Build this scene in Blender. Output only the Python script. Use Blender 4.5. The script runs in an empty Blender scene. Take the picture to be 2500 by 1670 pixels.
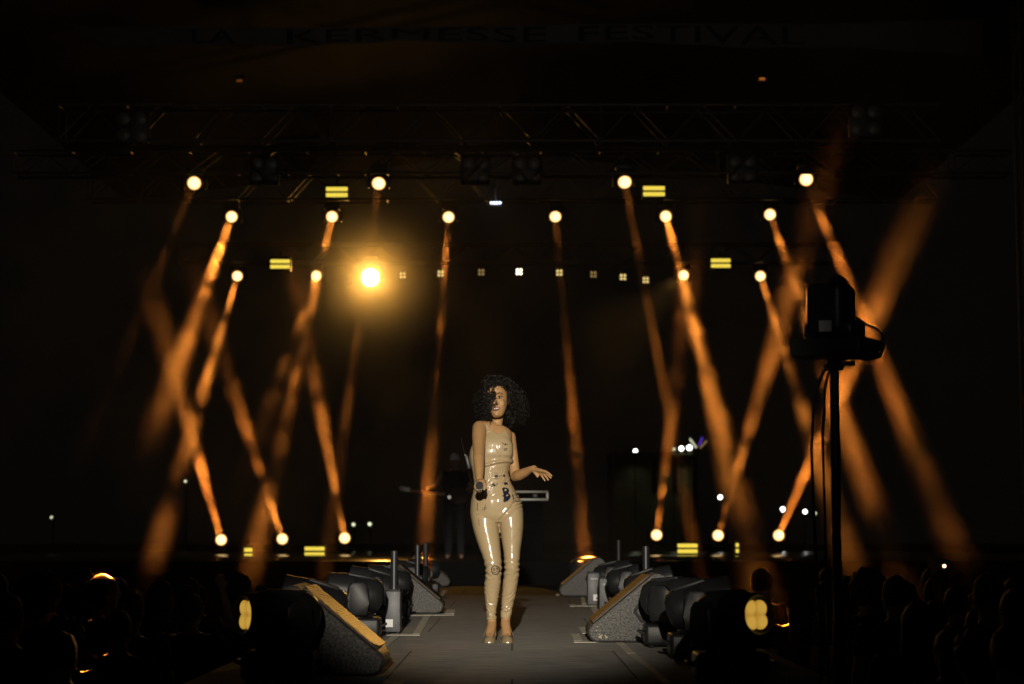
import bpy, bmesh, math, random
from mathutils import Vector, Matrix, Quaternion, noise
from mathutils.bvhtree import BVHTree

R = math.radians
scene = bpy.context.scene
COL = scene.collection

# ------------------------------------------------------------------ camera
F_PX = 4861.0                                   # 70 mm on a 36 mm wide frame of 2500 pixels
PITCH = math.atan(477.0 / F_PX)
CAM = Vector((0, 0, 0.684))                     # the runway top is z = 0, the ground z = -1.2
cam_d = bpy.data.cameras.new('camera')
cam = bpy.data.objects.new('camera', cam_d)
COL.objects.link(cam)
cam.location = CAM
cam.rotation_euler = (R(90) + PITCH, 0, 0)
cam_d.lens = 70
cam_d.sensor_width = 36
cam_d.clip_start = 0.1
cam_d.clip_end = 2000
cam_d.dof.use_dof = True
cam_d.dof.focus_distance = 13.1
cam_d.dof.aperture_fstop = 2.8
cam_d.dof.aperture_blades = 9
scene.camera = cam

# ------------------------------------------------------------------ night sky, exposure
w = bpy.data.worlds.new('World')
scene.world = w
w.use_nodes = True
bg = w.node_tree.nodes['Background']
bg.inputs[0].default_value = (1.0, 0.92, 0.78, 1)
bg.inputs[1].default_value = 0.0014
scene.view_settings.view_transform = 'Standard'
scene.view_settings.look = 'None'
scene.view_settings.exposure = 0
scene.view_settings.gamma = 1
cy = scene.cycles
cy.use_denoising = True
cy.max_bounces = 4
cy.diffuse_bounces = 1
cy.glossy_bounces = 2
cy.transmission_bounces = 3
cy.volume_bounces = 0
cy.volume_step_rate = 0.2
cy.volume_max_steps = 256
cy.sample_clamp_indirect = 2.0
cy.use_adaptive_sampling = True
cy.adaptive_threshold = 0.015

PER_D = 13.25                                   # the singer stands this far from the camera

def P(px, py, d):
    """the point at photo pixel (px, py) that lies d metres along the ground from the camera"""
    x = (px - 1250.0) / F_PX
    y = -(py - 835.0) / F_PX
    cp, sp = math.cos(PITCH), math.sin(PITCH)
    v = Vector((x, cp - y * sp, sp + y * cp))
    return CAM + v * (d / v.y)

def G(px, py, z=0.0):
    x = (px - 1250.0) / F_PX
    y = -(py - 835.0) / F_PX
    cp, sp = math.cos(PITCH), math.sin(PITCH)
    v = Vector((x, cp - y * sp, sp + y * cp))
    return CAM + v * ((z - CAM.z) / v.z)

K = 2500 / 2347.0                               # measurements taken on the reduced view
def V(px, py, d):
    return P(px * K, py * K, d)

# the follow spot: far behind the camera, a little above the runway, warm white
key_d = bpy.data.lights.new('follow_spot', 'SPOT')
key = bpy.data.objects.new('follow_spot', key_d)
COL.objects.link(key)
key_aim = Vector((-0.03, PER_D, 0.98))
key.location = key_aim + Vector((-0.2, -29.8, 3.5))
key.rotation_euler = (key_aim - key.location).to_track_quat('-Z', 'Y').to_euler()
key_d.energy = 33000
key_d.color = (1.0, 0.91, 0.76)
key_d.spot_size = R(6.6)
key_d.spot_blend = 0.75
key_d.shadow_soft_size = 0.09

# an added weak wide spot behind the camera lifts banner, front truss and band
wash_d = bpy.data.lights.new('added_front_wash', 'SPOT')
added_wash = bpy.data.objects.new('added_front_wash', wash_d)
COL.objects.link(added_wash)
added_wash.location = (0.6, -14.0, 6.0)
added_wash.rotation_euler = (Vector((0, 32, 4.9)) - added_wash.location).to_track_quat('-Z', 'Y').to_euler()
wash_d.energy = 1500
wash_d.color = (1.0, 0.97, 0.92)
wash_d.spot_size = R(25)
wash_d.spot_blend = 1.0
wash_d.shadow_soft_size = 0.15

# ------------------------------------------------------------------ helpers
def tag(o, label=None, cat=None, group=None, kind=None):
    if label: o['label'] = label
    if cat: o['category'] = cat
    if group: o['group'] = group
    if kind: o['kind'] = kind
    return o

def thing(name, label, cat, loc=(0, 0, 0), rz=0.0, group=None):
    o = bpy.data.objects.new(name, None)
    o.empty_display_size = 0.1
    COL.objects.link(o)
    o.location = loc
    o.rotation_euler = (0, 0, rz)
    return tag(o, label, cat, group)

def link_mesh(name, me, mat, parent=None):
    me.name = name
    if mat is not None:
        me.materials.append(mat)
    o = bpy.data.objects.new(name, me)
    COL.objects.link(o)
    if parent is not None:
        o.parent = parent
    return o

def kids(o):
    return [c for c in bpy.data.objects if c.parent == o]

def copy_tree(o, parent=None):
    c = o.copy()
    COL.objects.link(c)
    c.parent = parent
    if o.type == 'LIGHT':
        c.data = o.data.copy()
    for ch in kids(o):
        copy_tree(ch, c)
    return c

class MB:
    """collects shapes; build() links them as one mesh object"""
    def __init__(self):
        self.bm = bmesh.new()
    def _xf(self, vs, M):
        for v in vs:
            v.co = M @ v.co
    def box(self, c, s, rot=None, bevel=0.0, seg=2):
        r = bmesh.ops.create_cube(self.bm, size=1.0)
        vs = r['verts']
        for v in vs:
            v.co = Vector((v.co.x * s[0], v.co.y * s[1], v.co.z * s[2]))
        if bevel > 0:
            es = list({e for v in vs for e in v.link_edges})
            rr = bmesh.ops.bevel(self.bm, geom=es, offset=bevel, segments=seg, affect='EDGES', profile=0.5)
            vs = list({v for f in rr['faces'] for v in f.verts} | {v for v in vs if v.is_valid})
        M = Matrix.Translation(Vector(c))
        if rot is not None:
            M = M @ rot.to_4x4()
        self._xf(vs, M)
        return self
    def tube(self, pts, r, seg=8, cap=True):
        pts = [Vector(p) for p in pts]
        n = len(pts)
        rad = r if isinstance(r, (list, tuple)) else [r] * n
        bm = self.bm
        rings = []
        up = None
        for i, p in enumerate(pts):
            t = (pts[min(i + 1, n - 1)] - pts[max(i - 1, 0)])
            if t.length < 1e-9:
                t = Vector((0, 0, 1))
            t.normalize()
            if up is None:
                a = Vector((0, 0, 1)) if abs(t.z) < 0.9 else Vector((1, 0, 0))
                u = t.cross(a).normalized()
            else:
                u = (up - t * up.dot(t))
                u = u.normalized() if u.length > 1e-6 else t.orthogonal().normalized()
            up = u
            v = t.cross(u)
            rings.append([bm.verts.new(p + (u * math.cos(2 * math.pi * k / seg) + v * math.sin(2 * math.pi * k / seg)) * rad[i]) for k in range(seg)])
        for a, b in zip(rings, rings[1:]):
            for k in range(seg):
                bm.faces.new((a[k], a[(k + 1) % seg], b[(k + 1) % seg], b[k]))
        if cap:
            bm.faces.new(list(reversed(rings[0])))
            bm.faces.new(rings[-1])
        return self
    def lathe(self, prof, seg=24, M=None, capped=True):
        """prof: list of (radius, z)"""
        bm = self.bm
        M = M or Matrix.Identity(4)
        rings = []
        for r, z in prof:
            rings.append([bm.verts.new(M @ Vector((r * math.cos(2 * math.pi * k / seg), r * math.sin(2 * math.pi * k / seg), z))) for k in range(seg)])
        for a, b in zip(rings, rings[1:]):
            for k in range(seg):
                bm.faces.new((a[k], a[(k + 1) % seg], b[(k + 1) % seg], b[k]))
        if capped:
            bm.faces.new(list(reversed(rings[0])))
            bm.faces.new(rings[-1])
        return self
    def loft(self, rings):
        bm = self.bm
        R_ = [[bm.verts.new(Vector(p)) for p in ring] for ring in rings]
        n = len(R_[0])
        for a, b in zip(R_, R_[1:]):
            for k in range(n):
                bm.faces.new((a[k], a[(k + 1) % n], b[(k + 1) % n], b[k]))
        bm.faces.new(list(reversed(R_[0])))
        bm.faces.new(R_[-1])
        return self
    def ball(self, c, r, M=None, u=16, v=10):
        rr = bmesh.ops.create_uvsphere(self.bm, u_segments=u, v_segments=v, radius=1.0)
        s = r if isinstance(r, (tuple, list, Vector)) else (r, r, r)
        T = Matrix.Translation(Vector(c))
        if M is not None:
            T = T @ M.to_4x4()
        self._xf(rr['verts'], T @ Matrix.Diagonal((s[0], s[1], s[2], 1)))
        return self
    def prism(self, poly, axis, a0, a1, bevel=0.0, seg=2):
        """poly in the two other axes, extruded along axis ('x','y','z') from a0 to a1"""
        bm = self.bm
        def mk(p, a):
            if axis == 'x': return (a, p[0], p[1])
            if axis == 'y': return (p[0], a, p[1])
            return (p[0], p[1], a)
        A = [bm.verts.new(mk(p, a0)) for p in poly]
        B = [bm.verts.new(mk(p, a1)) for p in poly]
        fs = [bm.faces.new(A), bm.faces.new(list(reversed(B)))]
        n = len(poly)
        for k in range(n):
            fs.append(bm.faces.new((A[k], B[k], B[(k + 1) % n], A[(k + 1) % n])))
        if bevel > 0:
            es = list({e for f in fs for e in f.edges})
            bmesh.ops.bevel(bm, geom=es, offset=bevel, segments=seg, affect='EDGES', profile=0.5)
        return self
    def capsule(self, a, b, ra, rb, seg=16):
        """tapered limb with rounded ends"""
        a, b = Vector(a), Vector(b)
        t = (b - a)
        L = t.length
        t = t.normalized() if L > 1e-6 else Vector((0, 0, 1))
        pts, rad = [], []
        for k in range(5):
            an = math.pi / 2 * k / 4.0
            pts.append(a - t * ra * math.cos(an)); rad.append(max(ra * math.sin(an), ra * 0.05))
        for k in range(1, 5):
            an = math.pi / 2 * (1 - k / 4.0) if k else 0
        n = 4
        for k in range(1, n):
            f = k / n
            pts.append(a.lerp(b, f)); rad.append(ra + (rb - ra) * f)
        for k in range(5):
            an = math.pi / 2 * k / 4.0
            pts.append(b + t * rb * math.sin(an)); rad.append(max(rb * math.cos(an), rb * 0.05))
        return self.tube(pts, rad, seg)
    def chain(self, pts, rad, seg=16):
        for i in range(len(pts) - 1):
            self.capsule(pts[i], pts[i + 1], rad[i], rad[i + 1], seg)
        return self
    def mesh(self, smooth=True, angle=40):
        bm = self.bm
        bmesh.ops.recalc_face_normals(bm, faces=bm.faces)
        me = bpy.data.meshes.new('m')
        bm.to_mesh(me)
        bm.free()
        if smooth:
            me.polygons.foreach_set('use_smooth', [True] * len(me.polygons))
            if angle is not None:
                me.set_sharp_from_angle(angle=R(angle))
        return me
    def build(self, name, mat, parent=None, smooth=True, angle=40):
        return link_mesh(name, self.mesh(smooth, angle), mat, parent)

def remesh(mb, voxel, smooth=3, fac=0.5):
    """one continuous surface from overlapping closed shapes"""
    me = mb.mesh(False)
    o = bpy.data.objects.new('tmp', me)
    COL.objects.link(o)
    m = o.modifiers.new('r', 'REMESH')
    m.mode = 'VOXEL'
    m.voxel_size = voxel
    s = o.modifiers.new('s', 'SMOOTH')
    s.iterations = smooth
    s.factor = fac
    dg = bpy.context.evaluated_depsgraph_get()
    dg.update()
    out = bpy.data.meshes.new_from_object(o.evaluated_get(dg))
    bpy.data.objects.remove(o)
    bpy.data.meshes.remove(me)
    out.polygons.foreach_set('use_smooth', [True] * len(out.polygons))
    return out

# ------------------------------------------------------------------ materials
def mat(name, col, rough=0.5, metal=0.0, var=0.0, vscale=8.0, bump=0.0, bscale=40.0, coat=0.0, spec=0.5, stretch=None, col2=None):
    m = bpy.data.materials.new(name)
    m.use_nodes = True
    nt = m.node_tree
    b = nt.nodes['Principled BSDF']
    b.inputs['Base Color'].default_value = (*col, 1)
    b.inputs['Roughness'].default_value = rough
    b.inputs['Metallic'].default_value = metal
    b.inputs['Specular IOR Level'].default_value = spec
    b.inputs['Coat Weight'].default_value = coat
    b.inputs['Coat Roughness'].default_value = 0.12
    tc = nt.nodes.new('ShaderNodeTexCoord')
    src = tc.outputs['Object']
    if stretch:
        mp = nt.nodes.new('ShaderNodeMapping')
        mp.inputs['Scale'].default_value = stretch
        nt.links.new(src, mp.inputs['Vector'])
        src = mp.outputs['Vector']
    if var > 0 or col2:
        n = nt.nodes.new('ShaderNodeTexNoise')
        n.inputs['Scale'].default_value = vscale
        n.inputs['Detail'].default_value = 5
        n.inputs['Roughness'].default_value = 0.65
        nt.links.new(src, n.inputs['Vector'])
        r = nt.nodes.new('ShaderNodeValToRGB')
        c2 = col2 or tuple(min(1, c * (1 + var)) for c in col)
        c1 = col if col2 else tuple(c * (1 - var) for c in col)
        r.color_ramp.elements[0].position = 0.32
        r.color_ramp.elements[1].position = 0.68
        r.color_ramp.elements[0].color = (*c1, 1)
        r.color_ramp.elements[1].color = (*c2, 1)
        nt.links.new(n.outputs['Fac'], r.inputs['Fac'])
        nt.links.new(r.outputs['Color'], b.inputs['Base Color'])
    if bump > 0:
        n2 = nt.nodes.new('ShaderNodeTexNoise')
        n2.inputs['Scale'].default_value = bscale
        n2.inputs['Detail'].default_value = 4
        nt.links.new(src, n2.inputs['Vector'])
        bp = nt.nodes.new('ShaderNodeBump')
        bp.inputs['Strength'].default_value = bump
        bp.inputs['Distance'].default_value = 0.02
        nt.links.new(n2.outputs['Fac'], bp.inputs['Height'])
        nt.links.new(bp.outputs['Normal'], b.inputs['Normal'])
    return m

def emit(name, col, strength):
    m = bpy.data.materials.new(name)
    m.use_nodes = True
    nt = m.node_tree
    nt.nodes.clear()
    e = nt.nodes.new('ShaderNodeEmission')
    e.inputs[0].default_value = (*col, 1)
    e.inputs[1].default_value = strength
    o = nt.nodes.new('ShaderNodeOutputMaterial')
    nt.links.new(e.outputs[0], o.inputs[0])
    m.cycles.emission_sampling = 'NONE'
    return m

def lens_mat(name, col, edge, strength, radius):
    """a glowing lens, hotter at its middle than at its rim"""
    m = emit(name, col, strength)
    nt = m.node_tree
    e = [n for n in nt.nodes if n.type == 'EMISSION'][0]
    tc = nt.nodes.new('ShaderNodeTexCoord')
    sx = nt.nodes.new('ShaderNodeSeparateXYZ')
    nt.links.new(tc.outputs['Object'], sx.inputs[0])
    cx = nt.nodes.new('ShaderNodeCombineXYZ')
    nt.links.new(sx.outputs[0], cx.inputs[0]); nt.links.new(sx.outputs[1], cx.inputs[1])
    ln = nt.nodes.new('ShaderNodeVectorMath'); ln.operation = 'LENGTH'
    nt.links.new(cx.outputs[0], ln.inputs[0])
    mr = nt.nodes.new('ShaderNodeMapRange')
    mr.inputs['From Min'].default_value = radius * 0.68
    mr.inputs['From Max'].default_value = radius
    nt.links.new(ln.outputs['Value'], mr.inputs['Value'])
    mx = nt.nodes.new('ShaderNodeMix'); mx.data_type = 'RGBA'
    mx.inputs[6].default_value = (*[c * strength for c in col], 1)
    mx.inputs[7].default_value = (*edge, 1)
    nt.links.new(mr.outputs[0], mx.inputs[0])
    nt.links.new(mx.outputs[2], e.inputs[0])
    e.inputs[1].default_value = 1
    return m

M = {}
M['black'] = mat('black_plastic', (0.017, 0.017, 0.018), 0.42, var=0.3, vscale=6, bump=0.05, bscale=120, spec=0.35)
M['black2'] = mat('black_steel', (0.02, 0.02, 0.022), 0.5, 0.3, var=0.25)
M['cloth'] = mat('dark_cloth', (0.02, 0.018, 0.017), 0.9, var=0.5, vscale=5, bump=0.2, bscale=30)
M['skirt'] = mat('skirt_cloth', (0.005, 0.005, 0.005), 0.95, spec=0.1)
M['wedge'] = mat('textured_paint', (0.035, 0.034, 0.033), 0.5, var=0.0, col2=(0.27, 0.26, 0.245), vscale=75, bump=0.9, bscale=110)
M['wedge_edge'] = mat('rubbed_edge_paint', (0.03, 0.03, 0.03), 0.45, var=0.3, vscale=30, bump=0.3, bscale=80)
M['grille'] = mat('grille_metal', (0.06, 0.045, 0.03), 0.5, 0.5, var=0.3, vscale=40)
M['grey_box'] = mat('grey_powder_coat', (0.10, 0.10, 0.105), 0.45, 0.0, var=0.15, vscale=20, bump=0.1, bscale=200)
M['tube'] = mat('grey_tube', (0.045, 0.046, 0.05), 0.35, 0.5)
M['white'] = mat('white_sticker', (0.8, 0.8, 0.78), 0.6)
M['tape'] = mat('worn_tape', (0.86, 0.78, 0.62), 0.8, var=0.2, vscale=18)
M['alu'] = mat('truss_aluminium', (0.12, 0.115, 0.11), 0.45, 0.6, var=0.2, vscale=4)
M['alu_bright'] = mat('edge_aluminium', (0.62, 0.6, 0.52), 0.45, 0.4)
M['ground'] = mat('dark_ground', (0.03, 0.027, 0.023), 0.95, var=0.5, vscale=1.5)
M['stage'] = mat('stage_boards', (0.018, 0.016, 0.014), 0.16, var=0.3, vscale=2, stretch=(0.5, 4, 1))
M['wall'] = mat('plaster_wall', (0.3, 0.3, 0.2), 0.9, var=0.25, vscale=0.6)
M['roof'] = mat('black_canvas', (0.003, 0.003, 0.0035), 0.95, spec=0.1)
M['banner'] = mat('banner_canvas', (0.16, 0.16, 0.165), 0.95, var=0.2, vscale=1.0, spec=0.1)
M['letters'] = mat('banner_ink', (0.012, 0.012, 0.012), 0.9)
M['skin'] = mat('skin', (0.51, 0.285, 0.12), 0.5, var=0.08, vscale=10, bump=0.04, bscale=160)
M['skin_dark'] = mat('darker_skin', (0.32, 0.19, 0.12), 0.55, var=0.1)  # darker skin tone of the crowd and the guitarist
M['hair_dark'] = mat('black_hair', (0.008, 0.0055, 0.004), 0.36, var=0.4, vscale=30, spec=0.35)
M['hair_short'] = mat('short_hair', (0.03, 0.02, 0.013), 0.5, var=0.5, vscale=60, bump=0.8, bscale=120)
M['ink'] = mat('navy_print', (0.012, 0.013, 0.032), 0.3, coat=0.4)
M['ink_faint'] = mat('faint_print', (0.26, 0.185, 0.095), 0.35, coat=0.3)
M['lips'] = mat('lips', (0.30, 0.10, 0.08), 0.35)
M['teeth'] = mat('teeth', (0.8, 0.75, 0.66), 0.3)
M['eye'] = mat('eye_white', (0.62, 0.56, 0.5), 0.2)
M['iris'] = mat('iris', (0.01, 0.006, 0.004), 0.1)
M['silver'] = mat('silver', (0.75, 0.70, 0.6), 0.25, 0.9)
M['mesh_grey'] = mat('mic_mesh', (0.24, 0.225, 0.2), 0.45, 0.5, bump=1.0, bscale=900)
M['clear_shoe'] = mat('clear_gold_plastic', (0.36, 0.27, 0.15), 0.22, 0.15, coat=0.6, var=0.15, vscale=60)
M['glass_dark'] = mat('dark_lens', (0.02, 0.02, 0.022), 0.08, coat=1.0)
M['guitar'] = mat('guitar_lacquer', (0.012, 0.006, 0.004), 0.5, spec=0.2)
M['lens_hot'] = lens_mat('lens_hot', (1.0, 0.72, 0.30), (1.0, 0.36, 0.05), 2.6, 0.118)
M['lens_key'] = emit('lens_burning', (1.0, 0.86, 0.5), 7)
M['lens_amber'] = lens_mat('lens_amber', (0.80, 0.47, 0.075), (0.16, 0.07, 0.008), 0.85, 0.06)
M['strobe'] = emit('strobe_yellow', (0.80, 0.61, 0.07), 1.2)
M['cell'] = emit('blinder_cell', (0.80, 0.58, 0.20), 1.25)
M['cell_dim'] = emit('blinder_cell_dim', (0.45, 0.30, 0.10), 0.6)
M['cell_hot'] = emit('blinder_cell_hot', (1.0, 0.9, 0.6), 4)
M['led_cool'] = emit('led_cool', (0.7, 0.78, 1.0), 5)
M['flood'] = emit('floodlight_white', (1.0, 0.99, 0.93), 9)
M['flood_dim'] = emit('floodlight_pale', (0.75, 0.78, 0.5), 1.6)
M['purple'] = emit('purple_strip', (0.10, 0.04, 0.5), 0.8)
M['strip_white'] = emit('white_strip', (0.85, 0.85, 0.55), 0.9)
M['strip_warm'] = emit('warm_strip', (0.7, 0.45, 0.15), 0.5)

# latex suit: glossy nude with faint dark scuffs
def suit_material():
    m = mat('nude_latex', (0.46, 0.34, 0.188), 0.55, coat=0.6, spec=0.2)
    nt = m.node_tree
    b = nt.nodes['Principled BSDF']
    b.inputs['Coat Roughness'].default_value = 0.14
    tc = nt.nodes.new('ShaderNodeTexCoord')
    n = nt.nodes.new('ShaderNodeTexNoise'); n.inputs['Scale'].default_value = 70; n.inputs['Detail'].default_value = 6
    n.inputs['Roughness'].default_value = 0.8
    n3 = nt.nodes.new('ShaderNodeTexNoise'); n3.inputs['Scale'].default_value = 5; n3.inputs['Detail'].default_value = 3
    nt.links.new(tc.outputs['Object'], n.inputs['Vector']); nt.links.new(tc.outputs['Object'], n3.inputs['Vector'])
    r1 = nt.nodes.new('ShaderNodeMapRange'); r1.inputs['From Min'].default_value = 0.60; r1.inputs['From Max'].default_value = 0.68
    r2 = nt.nodes.new('ShaderNodeMapRange'); r2.inputs['From Min'].default_value = 0.47; r2.inputs['From Max'].default_value = 0.65
    nt.links.new(n.outputs['Fac'], r1.inputs['Value']); nt.links.new(n3.outputs['Fac'], r2.inputs['Value'])
    mu = nt.nodes.new('ShaderNodeMath'); mu.operation = 'MULTIPLY'
    nt.links.new(r1.outputs[0], mu.inputs[0]); nt.links.new(r2.outputs[0], mu.inputs[1])
    mx = nt.nodes.new('ShaderNodeMix'); mx.data_type = 'RGBA'
    mx.inputs[6].default_value = (0.46, 0.34, 0.188, 1); mx.inputs[7].default_value = (0.30, 0.21, 0.11, 1)
    nt.links.new(mu.outputs[0], mx.inputs[0])
    nt.links.new(mx.outputs[2], b.inputs['Base Color'])
    return m
M['suit'] = suit_material()

# runway boards: grey brown with long grain across the runway, seams and scuffs
def floor_material():
    m = mat('runway_boards', (0.30, 0.26, 0.21), 0.75)
    nt = m.node_tree
    b = nt.nodes['Principled BSDF']
    tc = nt.nodes.new('ShaderNodeTexCoord')
    mp = nt.nodes.new('ShaderNodeMapping'); mp.inputs['Scale'].default_value = (1.2, 9.0, 1)
    nt.links.new(tc.outputs['Object'], mp.inputs['Vector'])
    n = nt.nodes.new('ShaderNodeTexNoise'); n.inputs['Scale'].default_value = 3.2; n.inputs['Detail'].default_value = 8; n.inputs['Roughness'].default_value = 0.7
    nt.links.new(mp.outputs[0], n.inputs['Vector'])
    r = nt.nodes.new('ShaderNodeValToRGB')
    r.color_ramp.elements[0].position = 0.34; r.color_ramp.elements[0].color = (0.23, 0.215, 0.195, 1)
    r.color_ramp.elements[1].position = 0.66; r.color_ramp.elements[1].color = (0.66, 0.625, 0.57, 1)
    nt.links.new(n.outputs['Fac'], r.inputs['Fac'])
    br = nt.nodes.new('ShaderNodeTexBrick')
    br.inputs['Color1'].default_value = (1, 1, 1, 1); br.inputs['Color2'].default_value = (0.84, 0.84, 0.84, 1)
    br.inputs['Mortar'].default_value = (0.25, 0.25, 0.25, 1)
    br.inputs['Scale'].default_value = 1.0; br.inputs['Mortar Size'].default_value = 0.006
    br.inputs['Brick Width'].default_value = 1.22; br.inputs['Row Height'].default_value = 2.44
    nt.links.new(tc.outputs['Object'], br.inputs['Vector'])
    mx = nt.nodes.new('ShaderNodeMix'); mx.data_type = 'RGBA'; mx.blend_type = 'MULTIPLY'; mx.inputs[0].default_value = 1
    nt.links.new(r.outputs[0], mx.inputs[6]); nt.links.new(br.outputs['Color'], mx.inputs[7])
    nt.links.new(mx.outputs[2], b.inputs['Base Color'])
    bp = nt.nodes.new('ShaderNodeBump'); bp.inputs['Strength'].default_value = 0.25; bp.inputs['Distance'].default_value = 0.01
    nt.links.new(n.outputs['Fac'], bp.inputs['Height']); nt.links.new(bp.outputs['Normal'], b.inputs['Normal'])
    return m
M['floor'] = floor_material()

def struct(name, mb, m):
    return tag(mb.build(name, m), kind='structure')

# ------------------------------------------------------------------ the setting
mb = MB(); mb.bm.faces.new([mb.bm.verts.new(p) for p in ((-400, -60, -1.2), (400, -60, -1.2), (400, 600, -1.2), (-400, 600, -1.2))])
struct('ground', mb, M['ground'])
RW0, RW1, RWX = 4.5, 29.0, 1.55
runway = struct('runway', MB().box((0, (RW0 + RW1) / 2, -0.04), (2 * RWX, RW1 - RW0, 0.08), bevel=0.004), M['floor'])
MB().box((0, (RW0 + RW1) / 2, -0.64), (2 * RWX - 0.06, RW1 - RW0 - 0.06, 1.11)).build('skirt', M['skirt'], runway)
stage = struct('stage_floor', MB().box((0, 39.06, 0.315), (20, 19.98, 0.05), bevel=0.004), M['stage'])
MB().box((0, 39.0, -0.430), (20.05, 19.94, 1.536)).build('skirt', M['skirt'], stage)

# tape on the runway floor, each strip a thin sheet (photo pixels of its corners on the floor)
def tape(poly):
    mb = MB()
    A = [G(x, y, 0.0035) for x, y in poly]
    fs = mb.bm.faces.new([mb.bm.verts.new(p) for p in A])
    ex = bmesh.ops.extrude_face_region(mb.bm, geom=[fs])
    for v in [g for g in ex['geom'] if isinstance(g, bmesh.types.BMVert)]:
        v.co.z = 0.001
    return mb.build('tape_strip', M['tape'], runway, smooth=False)
for poly in [
    [(976, 1500), (1109, 1498), (1109, 1501.5), (976, 1503)],
    [(1090, 1489), (1111, 1488), (1109, 1497.5), (1085, 1498)],
    [(1034, 1504), (1051, 1503), (1026, 1547), (1008, 1547)],
    [(943, 1547.3), (1026, 1547.3), (1025, 1550.3), (943, 1550.3)],
    [(957, 1551), (976, 1551), (921, 1598), (905, 1598)],
    [(1081, 1441), (1092, 1441), (1078, 1458), (1071, 1458)],
    [(940, 1662), (990, 1662), (982, 1668), (935, 1668)],
    [(1394, 1547), (1414, 1547), (1423, 1564.5), (1401, 1564.5)],
    [(1401, 1565), (1575, 1563), (1575, 1567), (1401, 1568)],
    [(1503, 1568.5), (1522, 1568.5), (1550, 1594), (1529, 1594)],
    [(1529, 1594.5), (1550, 1594.5), (1607, 1640), (1590, 1640)],
    [(1590, 1640.5), (1607, 1640.5), (1640, 1668), (1618, 1668)],
    [(1412, 1531), (1433, 1531), (1434, 1546), (1422, 1546)],
    [(1390, 1475.5), (1404, 1475.5), (1406, 1480), (1391, 1480)],
    [(1407, 1477.5), (1462, 1477.5), (1462, 1479.5), (1407, 1479.5)],
    [(1441, 1482), (1457, 1482), (1466, 1497), (1450, 1497)],
    [(1417, 1458), (1427, 1458), (1431, 1474.5), (1421, 1474.5)],
    [(1358, 1449), (1368, 1449), (1369, 1453), (1357, 1453)],
]:
    tape(poly)

# ------------------------------------------------------------------ trusses
def truss(name, label, y, x0, x1, z0, z1, depth=0.5, period=1.02, group=None):
    t = thing(name, label, 'truss', ((x0 + x1) / 2, y, z0), 0, group)
    L = (x1 - x0) / 2
    h = z1 - z0
    for dy in (-depth / 2, depth / 2):
        for zz in (0, h):
            MB().tube([(-L, dy, zz), (L, dy, zz)], 0.025, 8).build('chord', M['alu'], t)
    mb = MB()
    n = max(2, int(round(2 * L / period)))
    for dy in (-depth / 2, depth / 2):
        for i in range(n):
            xa = -L + 2 * L * i / n
            xb = -L + 2 * L * (i + 1) / n
            xm = (xa + xb) / 2
            mb.tube([(xa, dy, 0), (xm, dy, h)], 0.012, 6)
            mb.tube([(xm, dy, h), (xb, dy, 0)], 0.012, 6)
            if i % 4 == 0:
                mb.tube([(xa + 0.02, dy, 0), (xa + 0.02, dy, h)], 0.012, 6)
    for i in range(n + 1):
        xa = -L + 2 * L * i / n
        for zz in (0, h):
            mb.tube([(xa, -depth / 2, zz), (xa, depth / 2, zz)], 0.012, 6)
    mb.build('lacing', M['alu'], t)
    return t

zt = lambda py, d: P(1250, py, d).z
truss('lighting_truss', 'long front box truss with zigzag lacing hanging under the dark banner', 30, -6.9, 6.5, zt(351, 30), zt(264, 30))
truss('lighting_truss', 'second box truss behind and below the front truss, carrying the unlit four cell blinders', 34, -8.6, 8.6, zt(428, 34), zt(374, 34), 0.45)
truss('lighting_truss', 'third box truss carrying the middle row of six glowing spotlights', 40, -8.6, 8.6, zt(520, 40) + 0.25, zt(455, 40) + 0.25, 0.45)
truss('lighting_truss', 'lowest box truss at the back of the stage, carrying the small square lamps', 44, -7.4, 7.4, zt(655, 44) + 0.12, zt(610, 44) + 0.12, 0.4)

def mast(x, y, label):
    t = thing('stage_mast', label, 'mast', (x, y, -1.2), 0, 'stage roof masts')
    H = 11.2
    for dx in (-0.2, 0.2):
        for dy in (-0.2, 0.2):
            MB().tube([(dx, dy, 0), (dx, dy, H)], 0.025, 8).build('chord', M['alu'], t)
    mb = MB()
    n = 22
    for i in range(n):
        a, b = H * i / n, H * (i + 1) / n
        for dy in (-0.2, 0.2):
            s = 1 if i % 2 else -1
            mb.tube([(-0.2 * s, dy, a), (0.2 * s, dy, b)], 0.012, 6)
            mb.tube([(dy, -0.2 * s, a), (dy, 0.2 * s, b)], 0.012, 6)
    mb.build('lacing', M['alu'], t)
    MB().box((0, 0, 0.03), (0.7, 0.7, 0.06), bevel=0.01).build('base_plate', M['black2'], t)
mast(-8.2, 30, 'dark lattice mast holding the stage roof at the left')
mast(7.95, 30, 'dark lattice mast holding the stage roof at the right')

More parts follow.
